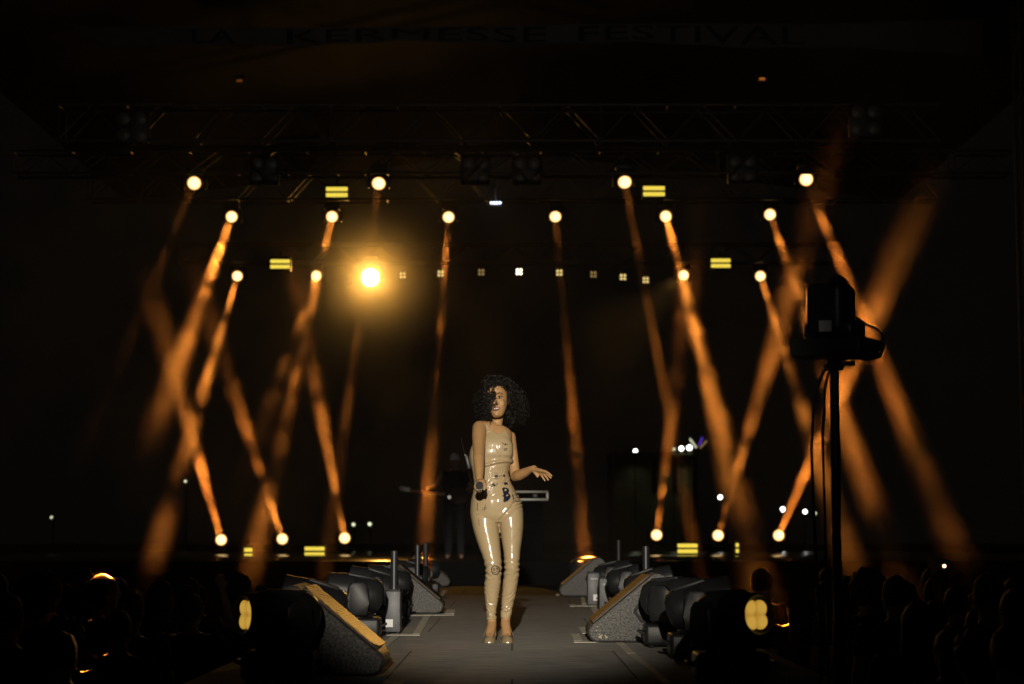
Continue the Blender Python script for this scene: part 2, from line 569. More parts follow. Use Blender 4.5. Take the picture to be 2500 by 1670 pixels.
# roof and banner
rf = thing('stage_roof', 'black canvas roof over the festival stage', 'roof', (0, 30, 9.0))
MB().prism([(-9.6, 0.0), (-9.6, 0.25), (0, 1.6), (9.6, 0.25), (9.6, 0.0), (0, 1.3)], 'y', 0, 19).build('canopy', M['roof'], rf)
ban = thing('banner', 'dark sagging festival banner stretched across the top of the stage', 'banner', (0, 29.0, 0))
def ban_pt(px, f):
    top = 62 + 14 * math.sin((px - 200) / 330.0) * 0.4 - (18 if px > 2000 else 0) * (px - 2000) / 400.0
    s = (px - 1150) / 1150.0
    bot = 104 + 26 * s * s + 3 * math.sin(px / 90.0)
    if px < 300: bot = 130 - (300 - px) * 0.45
    return P(px, top + (bot - top) * f, 29.0)
mb = MB()
N = 60
cols = []
for i in range(N + 1):
    px = 120 + (2400 - 120) * i / N
    fold = 0.05 * math.sin(i * 1.3) + 0.03 * math.sin(i * 0.47)
    col = []
    for k in range(7):
        p = ban_pt(px, k / 6.0)
        col.append(mb.bm.verts.new((p.x, fold * (k / 6.0), p.z)))
    cols.append(col)
for a, b in zip(cols, cols[1:]):
    for k in range(6):
        mb.bm.faces.new((a[k], a[k + 1], b[k + 1], b[k]))
ex = bmesh.ops.solidify(mb.bm, geom=list(mb.bm.faces), thickness=0.006)
mb.build('banner_sheet', M['banner'], ban, angle=None)

def text_mesh(s, size, extrude=0.0, align='CENTER', shear=0.0, fat=0.0):
    cu = bpy.data.curves.new('t', 'FONT')
    cu.body = s
    cu.size = size
    cu.extrude = extrude
    cu.offset = fat
    cu.align_x = align
    cu.align_y = 'CENTER'
    cu.shear = shear
    cu.resolution_u = 3
    o = bpy.data.objects.new('t', cu)
    COL.objects.link(o)
    dg = bpy.context.evaluated_depsgraph_get(); dg.update()
    me = bpy.data.meshes.new_from_object(o.evaluated_get(dg))
    bpy.data.objects.remove(o)
    bpy.data.curves.remove(cu)
    return me

for word, c0, c1 in (('LA', 470, 575), ('KERMESSE', 700, 1335), ('FESTIVAL', 1412, 1965)):
    me = text_mesh(word, 0.62, 0.002)
    xs = [v.co.x for v in me.vertices]; ys = [v.co.y for v in me.vertices]
    x0, x1, y0, y1 = min(xs), max(xs), min(ys), max(ys)
    for v in me.vertices:
        fx = (v.co.x - x0) / (x1 - x0); fy = (v.co.y - y0) / (y1 - y0)
        px = c0 + (c1 - c0) * fx
        i = (px - 120) / (2400 - 120) * N
        fold = 0.05 * math.sin(i * 1.3) + 0.03 * math.sin(i * 0.47)
        kk = 0.90 - 0.78 * fy
        p = ban_pt(px, kk)
        v.co = (p.x, fold * kk - 0.02 + v.co.z, p.z)
    link_mesh('lettering', me, M['letters'], ban)

# ------------------------------------------------------------------ moving head lights
def head_axis(o, d):
    """turn an object whose front is its -Z so that it looks along d"""
    o.rotation_mode = 'QUATERNION'
    o.rotation_quaternion = Vector(d).normalized().to_track_quat('-Z', 'Y')

def yoke_angle(d):
    """pan of the yoke: its arm axis (local x) stands square to d"""
    return math.atan2(d[1], d[0]) + math.pi / 2

def make_floor_mover(S=1.0, lens='glass_dark'):
    t = thing('moving_head_light', 'x', 'stage light')
    b = MB().box((0, 0, 0.095 * S), (0.40 * S, 0.34 * S, 0.15 * S), bevel=0.025 * S, seg=3)
    for sx in (-1, 1):
        for sy in (-1, 1):
            b.lathe([(0.022 * S, 0), (0.026 * S, 0.02 * S)], 12, Matrix.Translation((sx * 0.15 * S, sy * 0.12 * S, 0)))
    b.build('base', M['black'], t)
    MB().box((0.02 * S, -0.173 * S, 0.10 * S), (0.11 * S, 0.01 * S, 0.05 * S), bevel=0.003).build('display', M['glass_dark'], t)
    for sx in (-1, 1):
        MB().tube([(sx * 0.2 * S, -0.08 * S, 0.10 * S), (sx * 0.235 * S, -0.07 * S, 0.115 * S), (sx * 0.235 * S, 0.07 * S, 0.115 * S), (sx * 0.2 * S, 0.08 * S, 0.10 * S)], 0.012 * S, 8).build('handle', M['black2'], t)
    y = MB().lathe([(0.14 * S, 0.172 * S), (0.14 * S, 0.195 * S), (0.12 * S, 0.205 * S)], 24)
    y.box((0, 0, 0.21 * S), (0.42 * S, 0.15 * S, 0.05 * S), bevel=0.02 * S)
    for sx in (-1, 1):
        y.prism([(-0.075 * S, 0.19 * S), (0.075 * S, 0.19 * S), (0.085 * S, 0.28 * S), (0.08 * S, 0.41 * S), (0.045 * S, 0.45 * S), (-0.045 * S, 0.45 * S), (-0.08 * S, 0.41 * S), (-0.085 * S, 0.28 * S)],
                'x', sx * 0.165 * S, sx * 0.225 * S, bevel=0.014 * S)
    y.build('yoke', M['black'], t)
    hb = MB()
    prof = [(0.02, 0.22), (0.075, 0.215), (0.115, 0.19), (0.132, 0.15), (0.138, 0.08)]
    z = 0.07
    for k in range(7):
        prof += [(0.138, z), (0.130, z - 0.004), (0.130, z - 0.009), (0.138, z - 0.013)]
        z -= 0.016
    prof += [(0.138, -0.06), (0.132, -0.12), (0.122, -0.18), (0.118, -0.235), (0.108, -0.24), (0.10, -0.225), (0.07, -0.205)]
    hb.lathe([(r * S, zz * S) for r, zz in prof], 32)
    hb.box((0, 0.128 * S, 0.02 * S), (0.12 * S, 0.03 * S, 0.22 * S), bevel=0.012 * S)
    hb.box((0, -0.128 * S, 0.02 * S), (0.12 * S, 0.03 * S, 0.22 * S), bevel=0.012 * S)
    h = hb.build('head', M['black'], t)
    h.location = (0, 0, 0.365 * S)
    lb = MB()
    for ax in (-1, 1):
        for ay in (-1, 1):
            lb.ball((ax * 0.040 * S, ay * 0.040 * S, -0.203 * S), (0.052 * S, 0.052 * S, 0.02 * S), u=16, v=8)
    lb.lathe([(0.088 * S, -0.200 * S), (0.088 * S, -0.206 * S)], 24)
    l = lb.build('lens', M[lens], h)
    return t

def quad_lens_material():
    m = lens_mat('quad_amber', (0.66, 0.385, 0.06), (0.34, 0.17, 0.018), 0.8, 0.048)
    nt = m.node_tree
    # measure from the middle of each of the four cells
    tc = [n for n in nt.nodes if n.type == 'TEX_COORD'][0]
    sx = [n for n in nt.nodes if n.type == 'SEPXYZ'][0]
    ab = nt.nodes.new('ShaderNodeVectorMath'); ab.operation = 'ABSOLUTE'
    sb = nt.nodes.new('ShaderNodeVectorMath'); sb.operation = 'SUBTRACT'; sb.inputs[1].default_value = (0.0344, 0.0344, 0)
    nt.links.new(tc.outputs['Object'], ab.inputs[0]); nt.links.new(ab.outputs[0], sb.inputs[0]); nt.links.new(sb.outputs[0], sx.inputs[0])
    mr = [n for n in nt.nodes if n.type == 'MAP_RANGE'][0]
    mr.inputs['From Min'].default_value = 0.02
    return m
M['lens_quad'] = quad_lens_material()

proto = make_floor_mover(0.86, 'glass_dark')
LIT = {}
def place_mover(x, y, d, label, group, lit=False, rz=None, first=[proto, True], z=0.0):
    o = first[0] if first[1] else copy_tree(first[0])
    first[1] = False
    o.location = (x, y, z)
    yaw = yoke_angle(d)
    o['label'] = label
    o['group'] = group
    o.rotation_euler = (0, 0, 0)
    for c in kids(o):
        n = c.name.split('.')[0]
        if n == 'head':
            head_axis(c, d)
            # keep the tilt axis level
            if lit:
                for l in kids(c):
                    l.data = l.data.copy()
                    l.data.materials[0] = M['lens_quad']
            elif kids(c)[0].data.materials[0] != M['glass_dark']:
                kids(c)[0].data = LENS0
        elif n == 'yoke':
            c.rotation_euler = (0, 0, yaw)
    return o
LENS0 = kids([c for c in kids(proto) if c.name.startswith('head')][0])[0].data

GL, GR = 'spotlights along the left runway edge', 'spotlights along the right runway edge'
place_mover(-1.105, 9.6, (-0.82, -0.57, 0.03), 'nearest black moving head spotlight at the left, its lens glowing dim yellow', GL, True)
place_mover(-1.14, 11.6, (-0.93, -0.12, 0.30), 'second black moving head spotlight along the left runway edge, unlit, tilted slightly up', GL)
place_mover(-1.06, 13.6, (-0.95, -0.16, 0.18), 'third black spotlight at the left, right before the slim grey box with a tube', GL)
place_mover(-1.08, 15.6, (-0.93, -0.10, 0.28), 'unlit black spotlight behind the slim grey box with the tallest tube', GL)
place_mover(-1.06, 17.3, (-0.93, -0.10, 0.20), 'unlit black spotlight beside the left middle wedge monitor', GL)
place_mover(-1.04, 20.6, (-0.93, -0.10, 0.25), 'unlit black spotlight just behind the left middle wedge monitor', GL)
place_mover(-1.04, 24.0, (-0.9, -0.10, 0.1), 'farthest black spotlight at the left, its top burning orange under a beam', GL)
place_mover(1.03, 9.5, (0.58, -0.80, 0.06), 'nearest black moving head spotlight at the right, four lens cells glowing yellow', GR, True)
place_mover(1.06, 11.4, (0.92, -0.15, 0.30), 'second black spotlight along the right runway edge, unlit, reaching above the glowing one', GR)
place_mover(1.0, 12.62, (0.86, -0.45, 0.10), 'black spotlight at the right near wedge with a sliver of glowing yellow lens', GR, True)
place_mover(1.06, 15.6, (0.93, -0.10, 0.30), 'unlit black spotlight behind the right near wedge monitor', GR)
place_mover(1.04, 18.0, (0.93, -0.10, 0.24), 'unlit black spotlight beside the wide grey effects box', GR)
place_mover(1.03, 20.6, (0.93, -0.10, 0.22), 'unlit black spotlight between the narrow grey box and the far right wedge', GR)
place_mover(0.50 + 0.0, 24.0, (0.5, -0.2, 0.1), 'x', GR).location = (P(1427, 1400, 25.2).x, 25.2, 0)
[o for o in bpy.data.objects if o.get('label') == 'x'][-1]['label'] = 'farthest black spotlight at the right, its top burning orange under a beam'

# hung and standing stage lamps with beams
def make_beam_mover(S=1.0):
    t = thing('beam_light', 'x', 'stage light')
    y = MB().box((0, 0, 0.20), (0.30, 0.26, 0.11), bevel=0.02)
    y.build('base', M['black'], t)
    yb = MB().box((0, 0, 0.13), (0.40, 0.12, 0.03), bevel=0.01)
    for sx in (-1, 1):
        yb.box((sx * 0.185, 0, 0.0), (0.035, 0.12, 0.27), bevel=0.012)
    yb.build('yoke', M['black'], t)
    MB().tube([(0, 0, 0.255), (0, 0, 0.33)], 0.02, 8).build('clamp', M['black2'], t)
    h = MB().lathe([(0.05, 0.20), (0.11, 0.18), (0.14, 0.10), (0.145, 0.0), (0.14, -0.12), (0.135, -0.20), (0.122, -0.205), (0.119, -0.17)], 28).build('head', M['black'], t)
    MB().lathe([(0.118, -0.172), (0.118, -0.176), (0.10, -0.186), (0.06, -0.193), (0.01, -0.195)], 28).build('lens', M['lens_hot'], h)
    return t
bproto = make_beam_mover()

BEAM_COL = (1.0, 0.285, 0.036)
def place_beam(start, d0, end, d1, power, label, group, hung=True, first=[bproto, True], spread=0.62):
    o = first[0] if first[1] else copy_tree(first[0])
    first[1] = False
    lens = V(*start, d0)
    tgt = V(*end, d1)
    d = (tgt - lens).normalized()
    o.location = lens - d * 0.195
    if not hung:
        o.rotation_mode = 'XYZ'
        o.rotation_euler = (math.pi, 0, 0)
    o['label'] = label
    o['group'] = group
    for c in kids(o):
        n = c.name.split('.')[0]
        if n == 'head':
            if hung:
                head_axis(c, d)
            else:
                head_axis(c, (d.x, -d.y, -d.z))
            for q in kids(c):
                if q.type == 'LIGHT':
                    bpy.data.objects.remove(q)
            if power > 0:
                ld = bpy.data.lights.new('beam', 'AREA')
                ld.shape = 'DISK'
                ld.size = 0.14
                ld.energy = power
                ld.color = BEAM_COL
                ld.spread = R(spread if hung else 0.5)
                lo = bpy.data.objects.new('beam', ld)
                COL.objects.link(lo)
                lo.parent = c
                lo.location = (0, 0, -0.20)
        elif n == 'yoke':
            c.rotation_euler = (0, 0, yoke_angle((d.x, d.y if hung else -d.y)))
    return o

BP = 9.5
GA, GB, GC, GD = 'upper row of spotlights', 'middle row of spotlights', 'lower row of spotlights', 'spotlights standing on the stage floor'
BEAMS = [
    ((445, 420), 34, (70, 1330), 15, 0.04, 'glowing spotlight hung highest at far left, no other lamp near it', GA, True),
    ((868, 421), 34, (745, 1300), 22, 0.3, 'glowing spotlight hung just right of the upper left pair of yellow bars', GA, True),
    ((1432, 418), 34, (1600, 1300), 22, 0.35, 'glowing spotlight hung just left of the upper right pair of yellow bars', GA, True),
    ((1848, 411), 34, (2215, 1320), 13.5, 1.1, 'glowing spotlight hung highest at far right with a beam slanting down', GA, True),
    ((531, 497), 40, (230, 1330), 12, 2.3, 'glowing spotlight at the left end of the middle row, beam slanting down left', GB, True),
    ((761, 497), 40, (570, 1330), 19, 1.7, 'glowing spotlight of the middle row hung above the burning lamp, to its left', GB, True),
    ((1028, 498), 40, (972, 1254), 24, 1.0, 'glowing spotlight of the middle row whose near vertical beam falls left of the singer', GB, True),
    ((1273, 497), 40, (1340, 1254), 25.2, 0.85, 'glowing spotlight of the middle row whose near vertical beam falls right of the singer', GB, True),
    ((1526, 496), 40, (1745, 1340), 15.2, 1.9, 'glowing spotlight of the middle row straight above the pair of lower right beams', GB, True),
    ((1765, 492), 40, (2065, 1340), 15, 0.9, 'glowing spotlight at the right end of the middle row, beam slanting down right', GB, True),
    ((544, 633), 44, (350, 1290), 19.5, 1.1, 'glowing spotlight at the left end of the lower row, left of two yellow bars', GC, True),
    ((725, 632), 44, (489, 1300), 14.2, 0.3, 'glowing spotlight of the lower row nearest the burning lamp', GC, True),
    ((1567, 631), 44, (1710, 1290), 18, 0.5, 'glowing spotlight of the lower row just left of the lower right yellow bars', GC, True),
    ((1743, 633), 44, (1950, 1290), 18, 0.8, 'glowing spotlight at the right end of the lower row, right of the yellow bars', GC, True),
    ((507, 1237), 42, (335, 630), 16, 1.15, 'glowing spotlight on the stage floor, leftmost of the standing lamps, beam slanting up left', GD, False),
    ((647, 1235), 42, (430, 575), 16, 0.65, 'glowing spotlight on the stage floor, middle one of the three at the left', GD, False),
    ((790, 1233), 42, (655, 520), 16, 0.7, 'glowing spotlight on the stage floor, nearest to the singer of the three at the left', GD, False),
    ((1505, 1226), 42, (1592, 540), 16, 0.45, 'glowing spotlight on the stage floor nearest to the singer of the three at the right', GD, False),
    ((1646, 1227), 42, (1890, 400), 14, 0.7, 'glowing spotlight on the stage floor above the small cut off yellow bars', GD, False),
    ((1785, 1227), 42, (2140, 390), 12, 1.2, 'glowing spotlight on the stage floor, rightmost of the standing lamps', GD, False),
]
for b in BEAMS:
    place_beam(b[0], b[1], b[2], b[3], BP * b[4], b[5], b[6], b[7])

# the burning lamp that looks straight into the lens
kl = thing('beam_light', 'burning bright spotlight aimed straight at the viewer with a wide golden glow', 'stage light', V(849, 636, 44.0))
MB().box((0, 0.1, 0.42), (0.30, 0.26, 0.11), bevel=0.02).build('base', M['black'], kl)
ky = MB().box((0, 0.1, 0.34), (0.52, 0.12, 0.03), bevel=0.01)
for sx in (-1, 1):
    ky.box((sx * 0.24, 0.1, 0.16), (0.035, 0.12, 0.36), bevel=0.012)
ky.build('yoke', M['black'], kl)
kdir = (CAM - V(849, 636, 44.0)).normalized()
kh = MB().lathe([(0.05, 0.30), (0.16, 0.27), (0.20, 0.16), (0.20, 0.05), (0.205, -0.02), (0.20, -0.022), (0.195, 0.0)], 28).build('head', M['black'], kl)
head_axis(kh, kdir)
MB().lathe([(0.198, -0.024), (0.16, -0.034), (0.09, -0.044), (0.01, -0.046)], 28).build('lens', M['lens_key'], kh)
ld = bpy.data.lights.new('glow', 'SPOT'); ld.energy = 620; ld.color = (1.0, 0.46, 0.065); ld.spot_size = R(110); ld.spot_blend = 1.0; ld.shadow_soft_size = 0.1
lo = bpy.data.objects.new('glow', ld); COL.objects.link(lo); lo.parent = kh; lo.location = (0, 0, -0.16)
ld = bpy.data.lights.new('projector', 'SPOT'); ld.energy = 12000; ld.color = (1.0, 0.36, 0.06); ld.spot_size = R(5.2); ld.spot_blend = 1.0; ld.shadow_soft_size = 0.12
lo = bpy.data.objects.new('projector', ld); COL.objects.link(lo); lo.parent = kl; lo.location = kdir * 0.17
lo.rotation_euler = (Vector((-0.12, 13.3, 2.35)) - V(849, 636, 44.0)).to_track_quat('-Z', 'Y').to_euler()

# an added narrow spot at one lower right lamp gilds the near left wedge
wl_ = [o for o in bpy.data.objects if o.get('label', '').startswith('glowing spotlight of the lower row just left of the lower right')][0]
ld = bpy.data.lights.new('added_wash', 'SPOT'); ld.energy = 3800; ld.color = (1.0, 0.50, 0.10); ld.spot_size = R(4.0); ld.spot_blend = 1.0; ld.shadow_soft_size = 0.1
lo = bpy.data.objects.new('added_wash', ld); COL.objects.link(lo); lo.parent = wl_
wpos = V(1567, 631, 44) + (Vector((-1.0, 10.0, 0.4)) - V(1567, 631, 44)).normalized() * 0.25
lo.location = wpos - wl_.location
lo.rotation_euler = (Vector((-1.0, 10.0, 0.4)) - wpos).to_track_quat('-Z', 'Y').to_euler()

# pairs of yellow strobe bars
def strobe(px, py, d, wpx, label, first=[]):
    s = d / F_PX * K
    if not first or wpx != 50:
        t = thing('strobe_bar', label, 'strobe light', V(px, py, d), 0, 'pairs of yellow strobe bars')
        W = wpx * s
        MB().box((0, 0.06, 0), (W + 0.04, 0.10, 0.30), bevel=0.015).build('housing', M['black'], t)
        for zz in (-0.055, 0.055):
            MB().box((0, 0.005, zz), (W, 0.03, 0.075), bevel=0.012, seg=3).build('tube_bar', M['strobe'], t)
        MB().tube([(0, 0.08, 0.14), (0, 0.08, 0.26)], 0.02, 8).build('bracket', M['black2'], t)
        if wpx == 50 and not first:
            first.append(t)
    else:
        t = copy_tree(first[0])
        t.location = V(px, py, d)
        t['label'] = label
    return t
strobe(772, 440, 36, 50, 'pair of yellow glowing bars high at the left, below the front truss')
strobe(1499, 438, 36, 50, 'pair of yellow glowing bars high at the right, below the front truss')
strobe(642, 605, 40, 50, 'pair of yellow glowing bars left of the burning lamp')
strobe(1652, 603, 40, 50, 'pair of yellow glowing bars between the two lower right spotlights')
strobe(721, 1264, 39.5, 50, 'pair of yellow glowing bars low at the left, between two standing spotlights')
strobe(1576, 1257, 39.5, 50, 'pair of yellow glowing bars low at the right, between two standing spotlights')
strobe(569, 1267, 38, 19, 'short pair of yellow bars seen through the beam at the lower left')
strobe(1690, 1256, 38, 7, 'tiny cut off pair of yellow bars in the broad right beam')

# small four cell lamps on the lowest truss
def four_cell(name, label, loc, S, m, group):
    t = thing(name, label, 'blinder', loc, 0, group)
    MB().box((0, 0.06 * S, 0), (0.62 * S, 0.12 * S, 0.62 * S), bevel=0.03 * S).build('housing', M['black'], t)
    for sx in (-1, 1):
        for sz in (-1, 1):
            c = Vector((sx * 0.15 * S, -0.005 * S, sz * 0.15 * S))
            MB().lathe([(0.115 * S, 0.02 * S), (0.12 * S, 0.0), (0.09 * S, -0.012 * S), (0.02 * S, -0.02 * S)], 18, Matrix.Translation(c) @ Matrix.Rotation(R(90), 4, 'X') @ Matrix.Scale(-1, 4, (0, 0, 1))).build('lamp_cell', m, t)
    MB().tube([(0, 0.06 * S, 0.3 * S), (0, 0.06 * S, 0.5 * S)], 0.02, 8).build('bracket', M['black2'], t)
    return t
GS = 'small square lamps on the lowest truss'
for px, py, m, lab in [
    (798, 645, 'cell_dim', 'small dim square lamp just left of the burning lamp'),
    (923, 631, 'cell', 'small square lamp just right of the burning lamp'),
    (1010, 627, 'cell', 'small square lamp touching the left near vertical beam'),
    (1103, 624, 'cell_dim', 'small square lamp left of the brightest small lamp'),
    (1190, 623, 'cell_hot', 'small square lamp shining brightest of its row, above the singer'),
    (1282, 625, 'cell', 'small square lamp inside the right near vertical beam'),
    (1360, 629, 'cell_dim', 'small dim square lamp first to the right of the right vertical beam'),
    (1428, 635, 'cell', 'small square lamp, last but one at the right of its row'),
    (1480, 642, 'cell', 'small square lamp at the right end of its row, lowest of the right ones')]:
    four_cell('square_lamp', lab, V(px, py, 43.4), 0.25, M[m], GS)
GBL = 'unlit four cell blinders on the trusses'
M['blind'] = mat('unlit_lamp_glass', (0.14, 0.12, 0.10), 0.45, 0.3)
for px, py, d, lab in [
    (302, 290, 29.6, 'unlit four cell blinder inside the left end of the front truss'),
    (1985, 275, 29.6, 'unlit four cell blinder inside the right end of the front truss'),
    (605, 391, 33.6, 'unlit four cell blinder on the second truss, left half'),
    (1090, 390, 33.6, 'unlit four cell blinder above the singer, left one of the close pair'),
    (1208, 390, 33.6, 'unlit four cell blinder above the singer, right one of the close pair'),
    (1702, 386, 33.6, 'unlit four cell blinder on the second truss, right half')]:
    four_cell('blinder', lab, V(px, py, d), 0.83, M['blind'], GBL)

# cool white led strip above the singer
t = thing('led_lamp', 'small cool white lamp of four leds hung above the singer', 'led lamp', V(1136, 465, 38))
MB().box((0, 0.05, 0), (0.26, 0.08, 0.10), bevel=0.01).build('housing', M['black'], t)
for k in range(4):
    MB().ball(((k - 1.5) * 0.055, 0.004, 0), (0.022, 0.012, 0.022)).build('led', M['led_cool'], t)
MB().tube([(0, 0.05, 0.05), (0, 0.05, 0.5)], 0.015, 8).build('bracket', M['black2'], t)
ld = bpy.data.lights.new('led_light', 'POINT'); ld.energy = 3; ld.color = (0.8, 0.88, 1.0); ld.shadow_soft_size = 0.05
lo = bpy.data.objects.new('led_light', ld); COL.objects.link(lo); lo.parent = t; lo.location = (0, -0.06, 0)
for px, py, lab in ((549, 185, 'small orange light gleaming in the dark under the left of the banner'), (1747, 181, 'small orange light gleaming in the dark under the right of the banner')):
    t = thing('roof_lamp', lab, 'lamp', V(px, py, 33), 0, 'small orange roof lamps')
    MB().box((0, 0.05, 0.03), (0.16, 0.1, 0.12), bevel=0.01).build('housing', M['black2'], t)
    MB().box((0, -0.004, 0.0), (0.10, 0.01, 0.045), bevel=0.003).build('glass', emit('orange_glow', (0.30, 0.085, 0.012), 1.0 if px > 1000 else 0.3), t)

# ------------------------------------------------------------------ wedge monitors
WPROF = [(0.0, 0.05), (0.012, 0.018), (0.045, 0.0), (0.57, 0.0), (0.60, 0.03), (0.545, 0.36), (0.50, 0.425), (0.45, 0.445), (0.415, 0.43), (0.02, 0.105), (0.002, 0.08)]
def make_wedge():
    t = thing('wedge_monitor', 'x', 'stage monitor')
    MB().prism(WPROF, 'y', 0.0, 0.62, bevel=0.012, seg=3).build('body', M['wedge'], t)
    a, b = Vector((0.03, 0, 0.121)), Vector((0.40, 0, 0.425))
    u = (b - a).normalized()
    nrm = Vector((-u.z, 0, u.x))
    gb = MB()
    rot = Matrix((u, Vector((0, 1, 0)), nrm)).transposed()
    ln = (b - a).length
    gb.box((a + b) / 2 + Vector((0, 0.31, 0)) + nrm * 0.004, (ln, 0.575, 0.012), rot, bevel=0.004)
    n = 44
    for i in range(n):
        p = a + u * (ln * (i + 0.5) / n)
        gb.box(p + Vector((0, 0.31, 0)) + nrm * 0.0115, (ln / n * 0.5, 0.56, 0.006), rot)
    gb.build('grille', M['grille'], t, smooth=False)
    for y, s in ((-0.002, -1), (0.622, 1)):
        hb = MB()
        q = [(0.30, 0.20), (0.345, 0.265), (0.46, 0.265), (0.49, 0.20), (0.45, 0.135), (0.345, 0.135)]
        loop = [(x, y, z) for x, z in q] + [(q[0][0], y, q[0][1])]
        hb.tube(loop, 0.011, 8)
        hb.prism([(0.31, 0.20), (0.35, 0.255), (0.455, 0.255), (0.48, 0.20), (0.445, 0.145), (0.35, 0.145)], 'y', y - 0.002, y + 0.002)
        hb.build('handle', M['wedge_edge'], t)
    eb = MB()
    for y in (0.006, 0.614):
        eb.tube([(x + (0.006 if x < 0.05 else -0.006 if x > 0.5 else 0), y, max(z, 0.006)) for x, z in WPROF[:6]], 0.0075, 6)
    eb.build('edge_trim', M['wedge_edge'], t)
    fb = MB()
    for x in (0.08, 0.53):
        for y in (0.07, 0.55):
            fb.lathe([(0.02, -0.006), (0.022, 0.002)], 12, Matrix.Translation((x, y, 0)))
    fb.build('rubber_feet', M['black2'], t)
    return t
wp = make_wedge()
GW = 'wedge monitors facing the runway'
wl = make_wedge()                                # the mirrored model for the left side
for c in kids(wl):
    for v in c.data.vertices:
        v.co.x = -v.co.x
    c.data.flip_normals()
def set_wedge(o, x, y, label, dz=0.006):
    o.location = (x, y, dz); o['label'] = label; o['group'] = GW
    return o
set_wedge(wp, 0.50, 13.1, 'big scuffed dark grey wedge monitor at the right, level with the singer')
# worn spots of bare paint at the tip of the near right wedge
nb = MB()
random.seed(5)
for (x, z, r) in [(0.075, 0.03, 0.010), (0.083, 0.042, 0.007), (0.070, 0.048, 0.005), (0.115, 0.032, 0.009), (0.108, 0.04, 0.005), (0.05, 0.075, 0.006), (0.058, 0.10, 0.005)]:
    pts = []
    for k in range(9):
        rr = r * random.uniform(0.4, 1.2)
        pts.append((x + rr * math.cos(k / 9 * 6.283), z + rr * math.sin(k / 9 * 6.283)))
    nb.prism(pts, 'y', -0.0015, 0.004)
nb.build('worn_spots', mat('bare_yellow_wood', (0.5, 0.42, 0.24), 0.8), wp, smooth=False)
set_wedge(copy_tree(wp), 0.555, 23.3, 'smaller looking wedge monitor at the right beyond the two grey effects boxes')
for c in kids(bpy.data.objects[wp.name]):
    pass
far_w = [o for o in bpy.data.objects if o.name.startswith('wedge_monitor') and o.get('label', '').startswith('smaller')][0]
for c in kids(far_w):
    if c.name.startswith('worn_spots'):
        bpy.data.objects.remove(c)
set_wedge(wl, -0.62, 18.0, 'dark grey wedge monitor in the middle of the left runway edge, behind the grey box')
set_wedge(copy_tree(wl), -0.64, 9.95, 'nearest wedge monitor at the bottom left with a golden gleaming ribbed grille')
set_wedge(copy_tree(wl), -0.87, 28.0, 'dim farthest wedge monitor at the left end of the runway')

# ------------------------------------------------------------------ spark and jet machines
GE = 'effects machines along the runway'
def effect_box(x, y, W, D, H, label, tube_h=0, tube_r=0.025, sticker=None, text=None, tube_dx=0.0, tube_mat='tube'):
    t = thing('effects_machine', label, 'effects machine', (x, y, 0), 0, GE)
    MB().box((0, 0, 0.012 + H / 2), (W, D, H), bevel=0.008).build('case', M['grey_box'], t)
    fb = MB()
    for sx in (-1, 1):
        for sy in (-1, 1):
            fb.lathe([(0.012, 0), (0.012, 0.014)], 10, Matrix.Translation((sx * (W / 2 - 0.018), sy * (D / 2 - 0.02), 0)))
    fb.build('rubber_feet', M['black2'], t)
    lb = MB().box((0, 0, 0.012 + H + 0.006), (W * 0.96, D * 0.96, 0.012), bevel=0.004)
    lb.build('top_plate', M['black2'], t)
    if tube_h:
        tb = MB().lathe([(tube_r, 0), (tube_r, tube_h), (tube_r * 0.84, tube_h), (tube_r * 0.84, tube_h - 0.04)], 20, Matrix.Translation((tube_dx, 0, H + 0.02)))
        tb.lathe([(tube_r * 1.25, 0), (tube_r * 1.25, 0.02)], 20, Matrix.Translation((tube_dx, 0, H + 0.016)))
        tb.build('tube', M[tube_mat], t)
        MB().ball((0.01, -D / 2 - 0.003, H - 0.005), 0.006).build('screw', M['alu_bright'], t)
    if sticker:
        sx, sz, sw, sh = sticker
        MB().box((sx, -D / 2 - 0.0015, sz), (sw, 0.002, sh)).build('sticker', M['white'], t)
        if text:
            MB().lathe([(sh * 0.2, 0), (sh * 0.2, 0.002)], 16, Matrix.Translation((sx + sw * 0.1, -D / 2 - 0.003, sz - sh * 0.12)) @ Matrix.Rotation(R(90), 4, 'X')).build('sticker_button', M['grey_box'], t)
    if text:
        me = text_mesh('SPARKULAR', 0.026, 0.0006)
        xs = [v.co.x for v in me.vertices]
        sc = (W * 0.62 if W < 0.16 else 0.135) / (max(xs) - min(xs))
        cx = 0.006 if W < 0.16 else -0.018
        for v in me.vertices:
            v.co = Vector((v.co.x * sc + cx, -D / 2 - 0.0016 - v.co.z, H - 0.045 + v.co.y * 1.0))
        link_mesh('lettering', me, M['white'], t)
    return t
effect_box(-0.85, 14.45, 0.105, 0.24, 0.29, 'slim grey box with a tall round tube and a white sticker, left of the singer', 0.275, 0.026, (-0.025, 0.075, 0.052, 0.055))
effect_box(P(1026, 1400, 20).x, 19.4, 0.10, 0.24, 0.29, 'slim box with a grey tube just before the left beam, second from the front', 0.30, 0.024)
effect_box(P(1057, 1400, 24).x - 0.02, 22.4, 0.10, 0.24, 0.31, 'slim box with a black tube against the orange beam, third from the front', 0.30, 0.028, tube_mat='black2')
effect_box(P(1449, 1440, 20.1).x, 20.2, 0.118, 0.24, 0.315, 'narrow upright grey box with white sticker and white lettering, right of the singer', 0, 0.02, (0.028, 0.085, 0.062, 0.062), True)
effect_box(P(1494, 1440, 19.0).x, 19.1, 0.24, 0.26, 0.285, 'wide grey box with white lettering half hidden behind the right near wedge', 0, 0.02, None, True)
effect_box(P(1565, 1340, 17).x + 0.02, 16.7, 0.10, 0.24, 0.29, 'slim box with a round tube rising behind the right near wedge', 0.30, 0.03)
